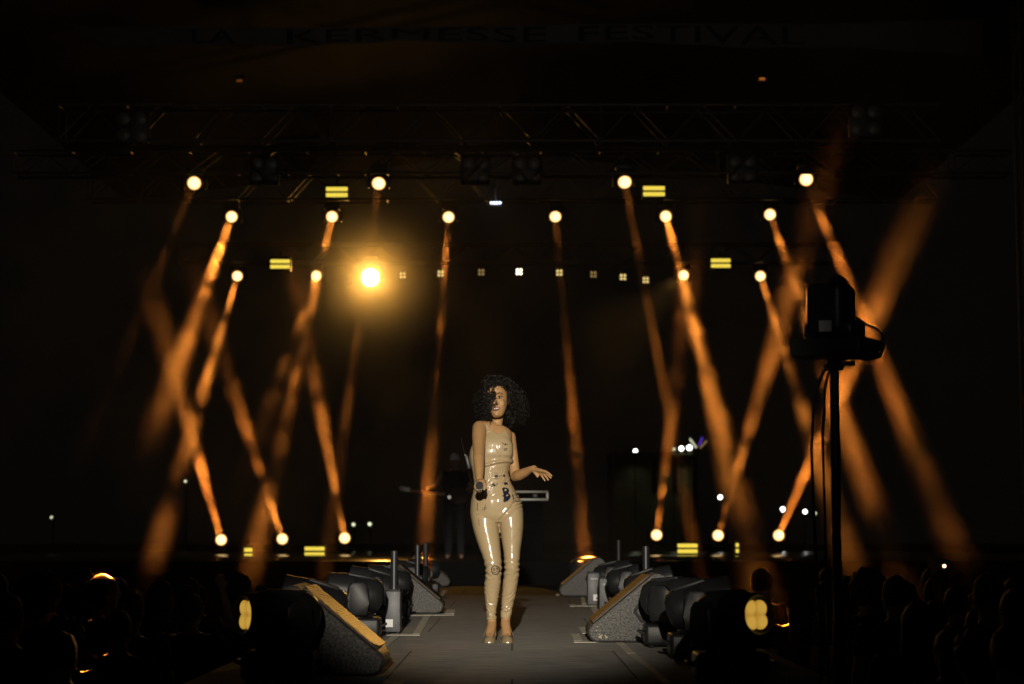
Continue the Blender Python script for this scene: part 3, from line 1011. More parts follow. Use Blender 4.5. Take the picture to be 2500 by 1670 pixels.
effect_box(P(1509, 1335, 22).x, 21.9, 0.10, 0.24, 0.29, 'slim box with a dim tube at the right, farther back than the other tube', 0.345, 0.026, tube_mat='black2')

# ------------------------------------------------------------------ robotic camera on a mast at the right
pc = thing('robotic_camera', 'dark remote controlled camera on a tall black mast rising from the right crowd', 'camera', P(2038, 1000, 9.0) * 1.0)
pz = pc.location.z
pc.location.z = -1.2
top = lambda py: P(2038, py, 9.0).z + 1.2
MB().tube([(0, 0, 0.0), (0, 0, 1.5)], 0.026, 16).tube([(0, 0, 1.5), (0, 0, top(905))], 0.0215, 16).build('mast', M['black2'], pc)
bs = MB()
for k in range(3):
    a = k * 2.094 + 0.5
    bs.tube([(0, 0, 0.55), (0.55 * math.cos(a), 0.55 * math.sin(a), 0.02)], 0.016, 8)
bs.build('tripod_leg', M['black2'], pc)
s9 = 9.0 / F_PX
bx = lambda px: (px - 2038) * s9
MB().lathe([(0.04, top(905)), (0.05, top(892)), (0.03, top(884)), (0.035, top(876))], 20).box((0.05, 0, top(888)), (0.09, 0.03, 0.02), bevel=0.006).build('clamp', M['black'], pc)
rz = Matrix.Rotation(R(-32), 3, 'Z')
MB().box((bx(2040), 0, top(850)), (0.34, 0.24, 0.085), rz, bevel=0.015).box((bx(2128), 0, top(842)), (0.06, 0.16, 0.05), rz, bevel=0.012).build('base', M['black'], pc)
MB().box((bx(2040), 0, top(808)), (0.25, 0.17, 0.09), rz, bevel=0.03, seg=3).build('yoke', M['black'], pc)
hd = MB().box((bx(2032), 0, top(758)), (0.18, 0.19, 0.24), rz, bevel=0.035, seg=4)
hd.ball((bx(2050), 0.0, top(712)), (0.062, 0.07, 0.075))
hd.box((bx(2076), 0.01, top(745)), (0.035, 0.12, 0.16), rz, bevel=0.015)
hd.build('camera_head', M['black'], pc)
MB().lathe([(0.045, 0), (0.05, 0.06), (0.04, 0.065), (0.038, 0.04)], 20, Matrix.Translation((bx(2040), 0.09, top(760))) @ Matrix.Rotation(R(-90), 4, 'X')).build('lens', M['glass_dark'], pc)
lb = MB().box((bx(2007), -0.125, top(803)), (0.055, 0.004, 0.05), Matrix.Rotation(R(-12), 3, 'Z'))
lb.build('sticker', mat('dull_label', (0.28, 0.27, 0.25), 0.7), pc)
cb = MB()
cb.tube([(bx(2095), 0, top(775)), (bx(2118), -0.02, top(795)), (bx(2140), 0.0, top(800)), (bx(2160), 0.02, top(815)), (bx(2163), 0.02, top(845)), (bx(2150), 0, top(872)), (bx(2120), -0.01, top(878)), (bx(2080), -0.02, top(874)), (bx(2050), -0.03, top(880))], 0.0065, 8)
cb.tube([(bx(2030), -0.03, top(895)), (bx(2010), -0.03, top(908)), (bx(1998), -0.03, top(935)), (bx(1985), -0.03, top(985)), (bx(1978), -0.02, top(1100)), (bx(1982), -0.02, top(1280)), (bx(1990), -0.02, top(1500)), (bx(2000), -0.02, 0.02)], 0.0065, 8)
cb.tube([(bx(2034), -0.03, top(898)), (bx(2020), -0.03, top(915)), (bx(2012), -0.03, top(950)), (bx(2006), -0.02, top(1060)), (bx(2008), -0.02, top(1300)), (bx(2018), -0.02, 0.02)], 0.006, 8)
cb.build('cable', M['black'], pc)

# ------------------------------------------------------------------ things at the back: riser, guitarist, cases
def back_case(x0, x1, y, z0, z1, name, label, cat, rails=False):
    W = x1 - x0
    t = thing(name, label, cat, ((x0 + x1) / 2, y, z0))
    H = z1 - z0
    MB().box((0, 0, H / 2), (W - 0.02, 0.5, H - 0.02), bevel=0.004).build('panel', M['roof'], t)
    eb = MB()
    for zz in (0.016, H - 0.016):
        for yy in (-0.24, 0.24):
            eb.box((0, yy, zz), (W, 0.03, 0.032), bevel=0.003)
        for xx in (-W / 2 + 0.015, W / 2 - 0.015):
            eb.box((xx, 0, zz), (0.03, 0.46, 0.032))
    for xx in (-W / 2 + 0.015, W / 2 - 0.015):
        for yy in (-0.24, 0.24):
            eb.box((xx, yy, H / 2), (0.026, 0.026, H - 0.066))
    eb.build('edging', M['alu_bright'], t)
    if rails:
        MB().box((W * 0.24, -0.263, H - 0.075), (0.075, 0.02, 0.06), bevel=0.012).build('latch', M['alu'], t)
    return t
yb = 29.7
xa, xb2 = P(1215, 1210, yb).x, P(1338, 1210, yb).x
z1, z0 = P(1338, 1199, yb).z, P(1338, 1223, yb).z
back_case(xa, xb2, yb, z0, z1, 'flight_case', 'shallow black case with bright metal edges and a latch, right behind the singer', 'case', True)
for o in kids([o for o in bpy.data.objects if o.name == 'flight_case'][0]):
    pass
st = thing('case_stack', 'tall black equipment stand under the metal edged case behind the singer', 'stand', ((xa + xb2) / 2 , yb, 0.342))
z0 -= 0.342
MB().box((0, 0, z0 / 2 - 0.002), (0.56, 0.46, z0 - 0.006), bevel=0.01).build('body', M['roof'], st)
MB().box((0, -0.235, z0 * 0.55), (0.3, 0.012, 0.1), bevel=0.004).build('handle', M['skirt'], st)

# ------------------------------------------------------------------ bodies
def body_mesh(parts, voxel, smooth=3):
    mb = MB()
    parts(mb)
    return remesh(mb, voxel, smooth)

def crowd_parts(pose):
    def f(mb):
        # canonical standing figure, 1.70 m, facing +Y
        mb.ball((0, 0.005, 1.585), (0.073, 0.092, 0.112))
        mb.ball((0, 0.04, 1.53), (0.055, 0.06, 0.06))
        mb.capsule((0, 0.098, 1.585), (0, 0.112, 1.555), 0.008, 0.014, 8)
        for s in (-1, 1):
            mb.ball((s * 0.075, -0.005, 1.57), (0.012, 0.022, 0.03))
        mb.capsule((0, -0.005, 1.50), (0, -0.015, 1.41), 0.052, 0.06)
        mb.loft([[(a * math.cos(k * 0.3927), b * math.sin(k * 0.3927) + c, z) for k in range(16)] for z, a, b, c in
                 ((1.44, 0.07, 0.06, -0.01), (1.41, 0.14, 0.085, -0.01), (1.36, 0.185, 0.105, 0), (1.25, 0.18, 0.12, 0.005), (1.1, 0.155, 0.11, 0.005), (0.98, 0.16, 0.115, 0), (0.86, 0.175, 0.125, -0.01), (0.78, 0.16, 0.11, -0.01))])
        for s in (-1, 1):
            mb.chain([(s * 0.09, 0, 0.85), (s * 0.10, 0.01, 0.46), (s * 0.10, -0.02, 0.09)], [0.095, 0.062, 0.042], 12)
            mb.chain([(s * 0.10, -0.03, 0.05), (s * 0.115, 0.13, 0.035)], [0.045, 0.04], 10)
            up = pose in ('raise', 'phone') and s == 1 or pose == 'both'
            if up:
                el = (s * 0.30, 0.10, 1.52) if pose != 'phone' else (s * 0.27, 0.17, 1.33)
                wr = (s * 0.27, 0.14, 1.79) if pose != 'phone' else (s * 0.17, 0.27, 1.58)
            else:
                el = (s * 0.25, -0.03, 1.10)
                wr = (s * 0.235, 0.08, 0.86) if pose != 'front' else (s * 0.12, 0.26, 1.18)
            sh = (s * 0.185, 0, 1.38)
            mb.chain([sh, el, wr], [0.058, 0.042, 0.030], 12)
            d = (Vector(wr) - Vector(el)).normalized()
            side = d.cross(Vector((0, 1, 0)))
            side = side.normalized() if side.length > 0.1 else Vector((1, 0, 0))
            pal = Vector(wr) + d * 0.055
            mb.capsule(Vector(wr) + d * 0.02, Vector(wr) + d * 0.085, 0.026, 0.034, 10)
            for k in range(4):
                o_ = side * (k - 1.5) * 0.021
                b0 = Vector(wr) + d * 0.09 + o_ * 0.8
                L = (0.062, 0.075, 0.07, 0.052)[k]
                mb.chain([b0, b0 + d * L * 0.55 + o_ * 0.25, b0 + d * L + o_ * 0.35 + Vector((0, 0.012, 0))], [0.0125, 0.0115, 0.010], 8)
            b0 = Vector(wr) + d * 0.045 - side * 0.03 * s
            mb.chain([b0, b0 + d * 0.04 - side * 0.03 * s], [0.014, 0.011], 8)
    return f
POSES = {}
def crowd_body(pose):
    if pose not in POSES:
        POSES[pose] = body_mesh(crowd_parts(pose), 0.0125, 2)
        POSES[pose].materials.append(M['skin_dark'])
    return POSES[pose]
def shirt_mesh():
    mb = MB()
    mb.loft([[(a * math.cos(k * 0.2618), b * math.sin(k * 0.2618) + c, z) for k in range(24)] for z, a, b, c in
             ((1.435, 0.085, 0.075, -0.01), (1.415, 0.145, 0.095, -0.01), (1.37, 0.20, 0.117, 0), (1.25, 0.195, 0.134, 0.005), (1.1, 0.175, 0.126, 0.005), (0.98, 0.178, 0.13, 0), (0.84, 0.19, 0.14, -0.01))])
    for s in (-1, 1):
        mb.chain([(s * 0.18, 0, 1.375), (s * 0.215, -0.01, 1.27)], [0.066, 0.062], 14)
    return remesh(mb, 0.015, 3)
def trousers_mesh():
    mb = MB()
    mb.loft([[(a * math.cos(k * 0.2618), b * math.sin(k * 0.2618) + c, z) for k in range(24)] for z, a, b, c in
             ((0.97, 0.168, 0.122, 0), (0.86, 0.186, 0.136, -0.01), (0.77, 0.172, 0.122, -0.01))])
    for s in (-1, 1):
        mb.chain([(s * 0.09, 0, 0.85), (s * 0.10, 0.01, 0.46), (s * 0.10, -0.02, 0.07)], [0.105, 0.074, 0.06], 14)
    return remesh(mb, 0.016, 3)
SHIRT, TROUS = shirt_mesh(), trousers_mesh()
SHIRT.materials.append(M['cloth']); TROUS.materials.append(mat('dark_trousers', (0.015, 0.015, 0.02), 0.9))

def hair_mesh(kind, seed):
    rnd = random.Random(seed)
    mb = MB()
    if kind == 'short':
        mb.ball((0, -0.012, 1.60), (0.081, 0.094, 0.108), u=28, v=20)
        amp, zc = 0.006, 1.53
    elif kind == 'curly':
        mb.ball((0, -0.02, 1.615), (0.115, 0.115, 0.125), u=32, v=24)
        amp, zc = 0.022, 1.50
    elif kind == 'bun':
        mb.ball((0, -0.012, 1.60), (0.082, 0.098, 0.108), u=28, v=20)
        mb.ball((0, -0.06, 1.715), (0.045, 0.045, 0.042), u=18, v=14)
        amp, zc = 0.006, 1.52
    else:
        mb.ball((0, -0.015, 1.60), (0.086, 0.10, 0.11), u=28, v=20)
        mb.loft([[(a * math.cos(k * 0.3927), b * math.sin(k * 0.3927) + c, z) for k in range(16)] for z, a, b, c in
                 ((1.64, 0.085, 0.085, -0.03), (1.5, 0.098, 0.06, -0.06), (1.36, 0.11, 0.045, -0.095), (1.26, 0.09, 0.03, -0.11))])
        amp, zc = 0.009, 1.50
    off = Vector((seed * 3.1, 0, 0))
    for v in mb.bm.verts:
        n = noise.noise(v.co * (26 if kind == 'curly' else 34) + off) + 0.5 * noise.noise(v.co * 70 + off)
        dirv = (v.co - Vector((0, -0.01, 1.58)))
        v.co += dirv.normalized() * n * amp
    # leave the face free
    dl = [f for f in mb.bm.faces if (f.calc_center_median().y > 0.035 and f.calc_center_median().z < 1.645) or (kind != 'long' and f.calc_center_median().z < zc)]
    bmesh.ops.delete(mb.bm, geom=dl, context='FACES')
    me = mb.mesh(True, None)
    me.materials.append(M['hair_short'])
    return me
HAIRS = {k: hair_mesh(k, i + 1) for i, k in enumerate(('short', 'curly', 'bun', 'long'))}
BEARD = None
def spectator(x, y, ztop, face, pose, hair, label, group):
    """face: direction of view in degrees, 0 = looking at the stage"""
    t = thing('person', label, 'person', (x, y, -1.2), R(face), group)
    h = ztop + 1.2
    s = h / (1.70 if hair != 'curly' else 1.735) if hair != 'bun' else h / 1.75
    t.scale = (s * 1.02, s * 1.02, s)
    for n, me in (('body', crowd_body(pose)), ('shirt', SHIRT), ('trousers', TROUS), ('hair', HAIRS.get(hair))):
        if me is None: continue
        o = bpy.data.objects.new(n, me); COL.objects.link(o); o.parent = t
    return t
zt2 = lambda py, d: P(1250, py, d).z
CR = [  # photo pixel of the top of the head, distance, facing, pose, hair, label
    (105, 1395, 11.0, -20, 'down', 'curly', 'spectator with big round hair at the far left of the crowd'),
    (20, 1452, 9.6, -15, 'down', 'short', 'spectator cut off by the left edge of the picture'),
    (256, 1404, 11.9, -62, 'down', 'short', 'spectator at the left in profile, brow and nose rimmed by light, facing right'),
    (395, 1418, 13.0, -15, 'down', 'long', 'long haired spectator in the dark left crowd beside the profile one'),
    (462, 1412, 14.0, -10, 'phone', 'short', 'spectator at the left holding up a lit fist above the crowd'),
    (580, 1400, 15.2, -8, 'down', 'curly', 'curly haired spectator standing in the left beam behind the near spotlight'),
    (640, 1428, 16.0, -5, 'down', 'bun', 'spectator with a hair bun in the left beam next to the spotlights'),
    (1857, 1388, 15.2, 16, 'front', 'short', 'spectator at the right with golden rimmed short hair and raised hands'),
    (2115, 1388, 12.6, 10, 'down', 'curly', 'curly haired spectator beside the camera mast at the right'),
    (2185, 1408, 11.6, 12, 'down', 'short', 'short haired spectator right of the curly one in the right crowd'),
    (2214, 1425, 13.6, 8, 'raise', 'bun', 'spectator at the right raising an open hand into the beam'),
    (2410, 1402, 10.6, 15, 'down', 'short', 'tall dark spectator near the right edge of the picture'),
    (2478, 1440, 9.8, 15, 'down', 'long', 'long haired spectator cut off by the right edge of the picture'),
]
used = []
for i, (px, py, d, fc, pose, hair, lab) in enumerate(CR):
    p = P(px, py, d)
    spectator(p.x, d, p.z, fc, pose, hair, lab, 'spectators on the left' if px < 1250 else 'spectators on the right')
    used.append((p.x, d))
rnd = random.Random(11)
poses = ['down', 'down', 'down', 'front']
hairs = ['short', 'long', 'short', 'curly', 'bun', 'short', 'long']
for side in (-1, 1):
    tries = 0
    cnt = 0
    while cnt < 30 and tries < 4000:
        tries += 1
        d = rnd.uniform(8.2, 16.5)
        X = rnd.uniform(1.95, 0.262 * d + 0.3)
        if X < 1.95: continue
        x = side * X
        if any((x - a) ** 2 + (d - b) ** 2 < 0.45 ** 2 for a, b in used): continue
        if abs(x - pc.location.x) < 0.42 and abs(d - 9.0) < 0.62: continue
        if side == 1 and 12 < d < 14.3 and 1.5 < x < 2.0: continue
        used.append((x, d)); cnt += 1
        ztop = rnd.uniform(0.28, 0.44)
        if d < 9.5: ztop = rnd.uniform(0.2, 0.33)
        spectator(x, d, ztop, -side * -8 + rnd.uniform(-18, 18), rnd.choice(poses), rnd.choice(hairs),
                  'dark unlit spectator in the dense crowd %s of the runway' % ('left' if side < 0 else 'right'),
                  'unlit spectators %s of the runway' % ('left' if side < 0 else 'right'))

# lit wrist bands / small lights in the raised hands
t = thing('phone', 'glowing phone torch held up in the right crowd', 'phone', P(2305, 1393, 13.2))
MB().box((0, 0, 0), (0.075, 0.01, 0.15), Matrix.Rotation(R(14), 3, 'Y'), bevel=0.004).build('phone_body', M['black'], t)
MB().ball((0.0, -0.008, 0.03), (0.012, 0.004, 0.012)).build('torch', emit('torch', (1.0, 0.62, 0.25), 6), t)

# guitarist at the back
gp = P(1108, 1088, 32.0)
gz = 0.342
gt = thing('person', 'dark guitarist in a cap at the back of the stage, bent over his guitar', 'person', (gp.x, 32.6, gz), R(180))
def guitar_pose(mb):
    mb.ball((0, 0.02, 1.585), (0.073, 0.092, 0.112)); mb.ball((0, 0.06, 1.53), (0.055, 0.06, 0.06))
    mb.capsule((0, 0.115, 1.585), (0, 0.13, 1.555), 0.008, 0.014, 8)
    mb.capsule((0, 0.0, 1.50), (0, -0.015, 1.41), 0.052, 0.06)
    mb.loft([[(a * math.cos(k * 0.3927), b * math.sin(k * 0.3927) + c, z) for k in range(16)] for z, a, b, c in
             ((1.44, 0.07, 0.06, -0.01), (1.41, 0.15, 0.085, -0.01), (1.36, 0.2, 0.105, 0), (1.25, 0.19, 0.12, 0.005), (1.1, 0.165, 0.11, 0.005), (0.98, 0.165, 0.115, 0), (0.86, 0.175, 0.125, -0.01), (0.78, 0.16, 0.11, -0.01))])
    for s in (-1, 1):
        mb.chain([(s * 0.09, 0, 0.85), (s * 0.10, 0.01, 0.46), (s * 0.10, -0.02, 0.09)], [0.095, 0.062, 0.042], 12)
        mb.chain([(s * 0.10, -0.03, 0.05), (s * 0.115, 0.13, 0.035)], [0.045, 0.04], 10)
    for sh, el, wr in (((-0.19, 0, 1.38), (-0.30, -0.02, 1.13), (-0.06, 0.20, 1.03)), ((0.19, 0, 1.38), (0.34, 0.02, 1.16), (0.42, 0.25, 1.13))):
        mb.chain([sh, el, wr], [0.058, 0.044, 0.03], 12)
        d = (Vector(wr) - Vector(el)).normalized()
        mb.capsule(Vector(wr) + d * 0.02, Vector(wr) + d * 0.08, 0.026, 0.032, 10)
        for k in range(4):
            b0 = Vector(wr) + d * 0.08 + Vector((0, 0, 0.03 - 0.02 * k))
            mb.chain([b0, b0 + d * 0.035, b0 + d * 0.045 + Vector((0, -0.03, 0))], [0.0115, 0.0105, 0.0095], 8)
        b0 = Vector(wr) + d * 0.03
        mb.chain([b0, b0 + Vector((0, 0.02, 0.05))], [0.013, 0.011], 8)
me = body_mesh(guitar_pose, 0.012, 2)
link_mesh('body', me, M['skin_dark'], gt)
for n, mm in (('shirt', SHIRT), ('trousers', TROUS)):
    o = bpy.data.objects.new(n, mm); COL.objects.link(o); o.parent = gt
cp = MB(); cp.ball((0, 0.01, 1.615), (0.083, 0.10, 0.095), u=24, v=16); cp.box((0, 0.125, 1.635), (0.13, 0.10, 0.012), bevel=0.005)
dl = [f for f in cp.bm.faces if f.calc_center_median().z < 1.60]
bmesh.ops.delete(cp.bm, geom=dl, context='FACES')
cp.build('cap', mat('pale_cap', (0.8, 0.8, 0.78), 0.6), gt)
gu = thing('guitar', 'dark electric guitar held across the guitarist at the back', 'guitar', (gp.x, 32.6 - 0.26, gz + 1.02), R(180))
th = R(6)
def gpt(x, z): return (x * math.cos(th) - z * math.sin(th), x * math.sin(th) + z * math.cos(th))
body = [gpt(0.21 * math.cos(a) * (1 + 0.10 * math.cos(2 * a)) - 0.04, 0.15 * math.sin(a) * (1.0 - 0.22 * math.cos(a) ** 2 * 1.2)) for a in [k * 2 * math.pi / 36 for k in range(36)]]
MB().prism(body, 'y', -0.022, 0.022, bevel=0.01).build('body', M['guitar'], gu)
n0, n1 = gpt(0.15, 0), gpt(0.72, 0.0)
MB().tube([(n0[0], 0.02, n0[1]), (n1[0], 0.02, n1[1])], [0.027, 0.021], 10).build('neck', mat('maple', (0.45, 0.3, 0.14), 0.35), gu)
hq = [gpt(x, z) for x, z in ((0.70, -0.025), (0.72, 0.05), (0.88, 0.06), (0.91, 0.02), (0.87, -0.02))]
MB().prism(hq, 'y', 0.005, 0.022, bevel=0.004).build('headstock', M['alu_bright'], gu)
MB().tube([(-0.02, -0.015, 0.10), (0.10, 0.0, 0.22), (0.17, -0.10, 0.36)], 0.012, 6).build('strap', M['cloth'], gu)
MB().lathe([(0.035, 0), (0.03, 0.012)], 14, Matrix.Translation((0.08, 0.022, -0.03)) @ Matrix.Rotation(R(-90), 4, 'X')).build('knob', M['silver'], gu)

# ------------------------------------------------------------------ night background
t = thing('building', 'pale building far behind the stage, lit from floodlights on its roof edge', 'building', (0, 0, 0))
D0 = 200.0
pa, pb = P(1496, 1190, D0), P(1690, 1110, D0)
t.location = (0, 0, -1.2)
hh = P(1600, 1112, D0).z + 1.2
wb = MB().box(((pa.x + pb.x) / 2, D0 + 5, hh / 2), (pb.x - pa.x, 10, hh))
wb.build('wall', M['wall'], t)
MB().box(((pa.x + pb.x) / 2, D0 + 4.6, hh + 0.18), (pb.x - pa.x + 0.6, 10.8, 0.36), bevel=0.05).build('roof_edge', M['wall'], t)
wm = MB()
for px in (1598, 1648):
    x = P(px, 1140, D0).x
    wm.box((x, D0 - 0.03, P(px, 1160, D0).z + 1.2), (0.5, 0.1, 3.6), bevel=0.02)
wm.build('downpipe', M['black2'], t)
GF = 'white floodlights behind the stage'
def floodlight(px, py, d, r, label, m='flood', light=0, base=-1.2):
    p = P(px, py, d)
    t = thing('floodlight', label, 'floodlight', (p.x, d, base), 0, GF)
    z = p.z - base
    MB().tube([(0, 0.35, 0), (0, 0.35, z - 0.0)], 0.04 if base < 0 else 0.03, 8).build('pole', M['black2'], t)
    MB().box((0, 0.2, z), (r * 3.0, 0.3, r * 2.6), bevel=0.03).build('housing', M['black2'], t)
    MB().ball((0, 0.0, z), (r, 0.06, r), u=18, v=12).build('lens', M[m], t)
    if light:
        ld = bpy.data.lights.new('flood', 'SPOT'); ld.energy = light; ld.color = (0.9, 1.0, 0.6); ld.spot_size = R(150); ld.spot_blend = 1; ld.shadow_soft_size = 0.2
        lo = bpy.data.objects.new('flood', ld); COL.objects.link(lo); lo.parent = t; lo.location = (0.0, -0.5, z - 0.25)
        lo.rotation_euler = (R(-28), 0, 0)
    return t
rb = hh - 1.2 + 0.36
for px, py, r, m, lt, lab in ((1551, 1102, 0.20, 'flood', 26, 'single white floodlight at the left of the far roof edge'),
                          (1645.5, 1096.5, 0.12, 'flood_dim', 26, 'pale small floodlight on the far roof edge, left of two bright ones'),
                          (1663.5, 1095, 0.20, 'flood', 26, 'bright floodlight on the far roof edge, left one of the close bright pair'),
                          (1683, 1093, 0.24, 'flood', 16, 'brightest floodlight at the right of the far roof edge')):
    floodlight(px, py, D0 - 0.6, r, lab, m, lt, -1.2)
for px, py, d, r, m, lab in ((1758.5, 1214, 90, 0.085, 'flood', 'white light dot between two beams low at the right'),
                             (1911, 1243.5, 80, 0.085, 'flood', 'white star like light left of the camera mast, level with the standing lamps'),
                             (1965.5, 1249, 80, 0.075, 'flood', 'white light dot just left of the camera mast'),
                             (1991, 1253, 80, 0.045, 'flood_dim', 'pale small light dot touching the camera mast'),
                             (452.5, 1175, 80, 0.05, 'flood_dim', 'small pale light dot in the left beams'),
                             (125.5, 1263, 80, 0.045, 'flood_dim', 'small pale light dot at the far left above the crowd'),
                             (863, 1280.5, 70, 0.058, 'flood_dim', 'left one of two pale lights above the left spotlights'),
                             (902.5, 1279.5, 70, 0.064, 'flood_dim', 'right one of two pale lights above the left spotlights')):
    floodlight(px, py, d, r, lab, m)
ri = thing('fairground_ride', 'far fairground ride with white, violet and warm light strips above the lit roof', 'fairground ride', (P(1700, 1300, 230).x, 230, -1.2))
def rp(px, py): 
    p = P(px, py, 230) - ri.location
    return (p.x, 0, p.z)
MB().tube([(0, 0.3, 0), (0, 0.3, rp(1700, 1110)[2])], 0.25, 10).build('mast', M['black2'], ri)
for a, b, m, r in (((1684, 1071), (1700, 1093), 'strip_white', 0.10), ((1707, 1088), (1715, 1068), 'purple', 0.12), ((1709, 1094), (1726, 1076), 'strip_warm', 0.06)):
    MB().tube([rp(*a), rp(*b)], r, 8).build('light_strip', M[m], ri)
    mid = [(u + v) / 2 for u, v in zip(rp(*a), rp(*b))]
    MB().tube([rp(*b) if m == 'strip_white' else rp(*a), (0, 0.3, rp(1700, 1112)[2])], 0.06, 6).build('arm', M['black2'], ri)

#PERFORMER
# ------------------------------------------------------------------ the singer
D = PER_D
SX, SY = 1218.0, 1563.0
per = thing('person', 'woman with dark curly hair singing in a glossy nude jumpsuit, holding a microphone out', 'person', (G(1218, 1563).x, D, 0))
INV = per.location.copy()
def W(px, py, dy=0.0):
    return P(px, py, D + dy) - INV
def proj(p):
    """photo pixel of a point given in the singer's own frame"""
    q = Vector(p) + INV - CAM
    cp_, sp_ = math.cos(PITCH), math.sin(PITCH)
    dep = q.y * cp_ + q.z * sp_
    up = -q.y * sp_ + q.z * cp_
    return (1250 + F_PX * q.x / dep, 835 - F_PX * up / dep)
PXM = F_PX / D

TORSO = [(1040, 1196, 1232, .02, .055), (1048, 1180, 1244, .02, .072), (1058, 1170, 1249, .015, .085), (1075, 1160, 1250, .0, .10),
         (1092, 1152, 1251, .0, .108), (1110, 1148, 1251, .0, .11), (1128, 1150, 1246, .0, .102), (1145, 1154, 1240, .0, .095),
         (1161, 1157, 1240.5, .0, .092), (1181, 1159, 1247, .0, .098), (1200, 1157, 1258, .0, .108), (1222, 1152, 1269, .0, .118),
         (1245, 1150, 1275, .005, .122), (1262, 1151, 1276, .01, .12), (1276, 1158, 1270, .015, .10)]
LEGA = [(1240, 1153, 1214, .0, .09), (1257, 1150.5, 1216, .0, .10), (1289, 1156, 1218.5, -.01, .095), (1313, 1163, 1220.5, -.02, .088), (1336, 1171, 1222.5, -.03, .08),
        (1360, 1180, 1224.5, -.045, .068), (1383, 1186, 1225.5, -.05, .064), (1400, 1187, 1225, -.04, .06), (1419, 1184.5, 1224, -.02, .062),
        (1440, 1183.5, 1221, .0, .062), (1466, 1185.5, 1217, .012, .052), (1490, 1188.5, 1212.5, .018, .042), (1512, 1190, 1211.5, .02, .036), (1520, 1191, 1211, .02, .036)]
LEGB = [(1240, 1222, 1272, .0, .09), (1257, 1217, 1276, .0, .10), (1289, 1220, 1276, -.01, .095), (1324, 1225, 1272, -.02, .085), (1348, 1229, 1268.5, -.035, .072),
        (1383, 1231, 1266, -.045, .064), (1395, 1231, 1266, -.04, .06), (1419, 1227.5, 1263.5, -.015, .062), (1440, 1226, 1260, .0, .06),
        (1466, 1224, 1254, .012, .052), (1490, 1223.5, 1249, .018, .042), (1508, 1224, 1245.5, .02, .036), (1518, 1224.5, 1245, .02, .036)]
LEGA = [(a, b, c - 2.3 * min(1, max(0, (a - 1262) / 25.0)), d, e) for a, b, c, d, e in LEGA]
LEGB = [(a, b + 1.8 * min(1, max(0, (a - 1262) / 25.0)), c, d, e) for a, b, c, d, e in LEGB]
def interp(S, n):
    """smooth (Catmull-Rom) refinement of the sections"""
    out = []
    for i in range(len(S) - 1):
        p0, p1, p2, p3 = S[max(i - 1, 0)], S[i], S[i + 1], S[min(i + 2, len(S) - 1)]
        for k in range(n):
            f = k / n
            out.append(tuple(0.5 * ((2 * b) + (c - a) * f + (2 * a - 5 * b + 4 * c - d) * f * f + (-a + 3 * b - 3 * c + d) * f ** 3) for a, b, c, d in zip(p0, p1, p2, p3)))
    out.append(S[-1])
    return out
def section(mb, S, grow=0.0):
    rings = []
    for py, l, r, dy, b in interp(S, 3):
        a, c = W(l, py, dy), W(r, py, dy)
        m = (a + c) / 2
        hw = (c.x - a.x) / 2 + grow
        ring = []
        for k in range(36):
            t_ = k * 2 * math.pi / 36
            ct, st_ = math.cos(t_), math.sin(t_)
            e = 0.86
            ring.append((m.x + hw * math.copysign(abs(ct) ** e, ct), m.y + (b + grow) * math.copysign(abs(st_) ** e, st_), m.z))
        rings.append(ring)
    mb.loft(rings)
def breasts(mb, g=0.0):
    mb.ball(W(1207, 1103, -.058), (.070 + g, .050 + g, .064 + g), u=24, v=16)
    mb.ball(W(1230, 1103, -.050), (.056 + g, .054 + g, .060 + g), u=24, v=16)
    mb.ball(W(1219, 1094, -.056), (.085 + g, .052 + g, .090 + g), u=24, v=16)
    mb.ball(W(1216, 1226, -.065), (.10 + g, .055 + g, .10 + g), u=24, v=16)        # belly
    mb.ball(W(1212, 1250, .075), (.13 + g, .075 + g, .10 + g), u=24, v=16)          # seat
def yoke_sh(mb):
    mb.capsule(W(1212, 1046, .02), W(1177, 1043, -.04), .045, .044)
    mb.capsule(W(1212, 1048, .03), W(1243, 1066, .045), .045, .038)

ARM_R = ([W(1171, 1045, -.05), W(1169, 1066, -.13), W(1169.5, 1104, -.27), W(1169, 1121, -.325), W(1170, 1148, -.40), W(1170.5, 1170, -.46)], [.0485, .046, .038, .0385, .031, .0235])
ARM_L = ([W(1245, 1067, .05), W(1249, 1098, .085), W(1255, 1140, .075), W(1258, 1163, .05), W(1268, 1160, -.01), W(1283, 1153, -.08), W(1297, 1145, -.15)], [.039, .038, .036, .034, .0355, .030, .021])
MICC = W(1170.5, 1186, -.57)
mic_axis = Vector((0.02, -0.985, 0.10)).normalized()                        # from the tail to the head

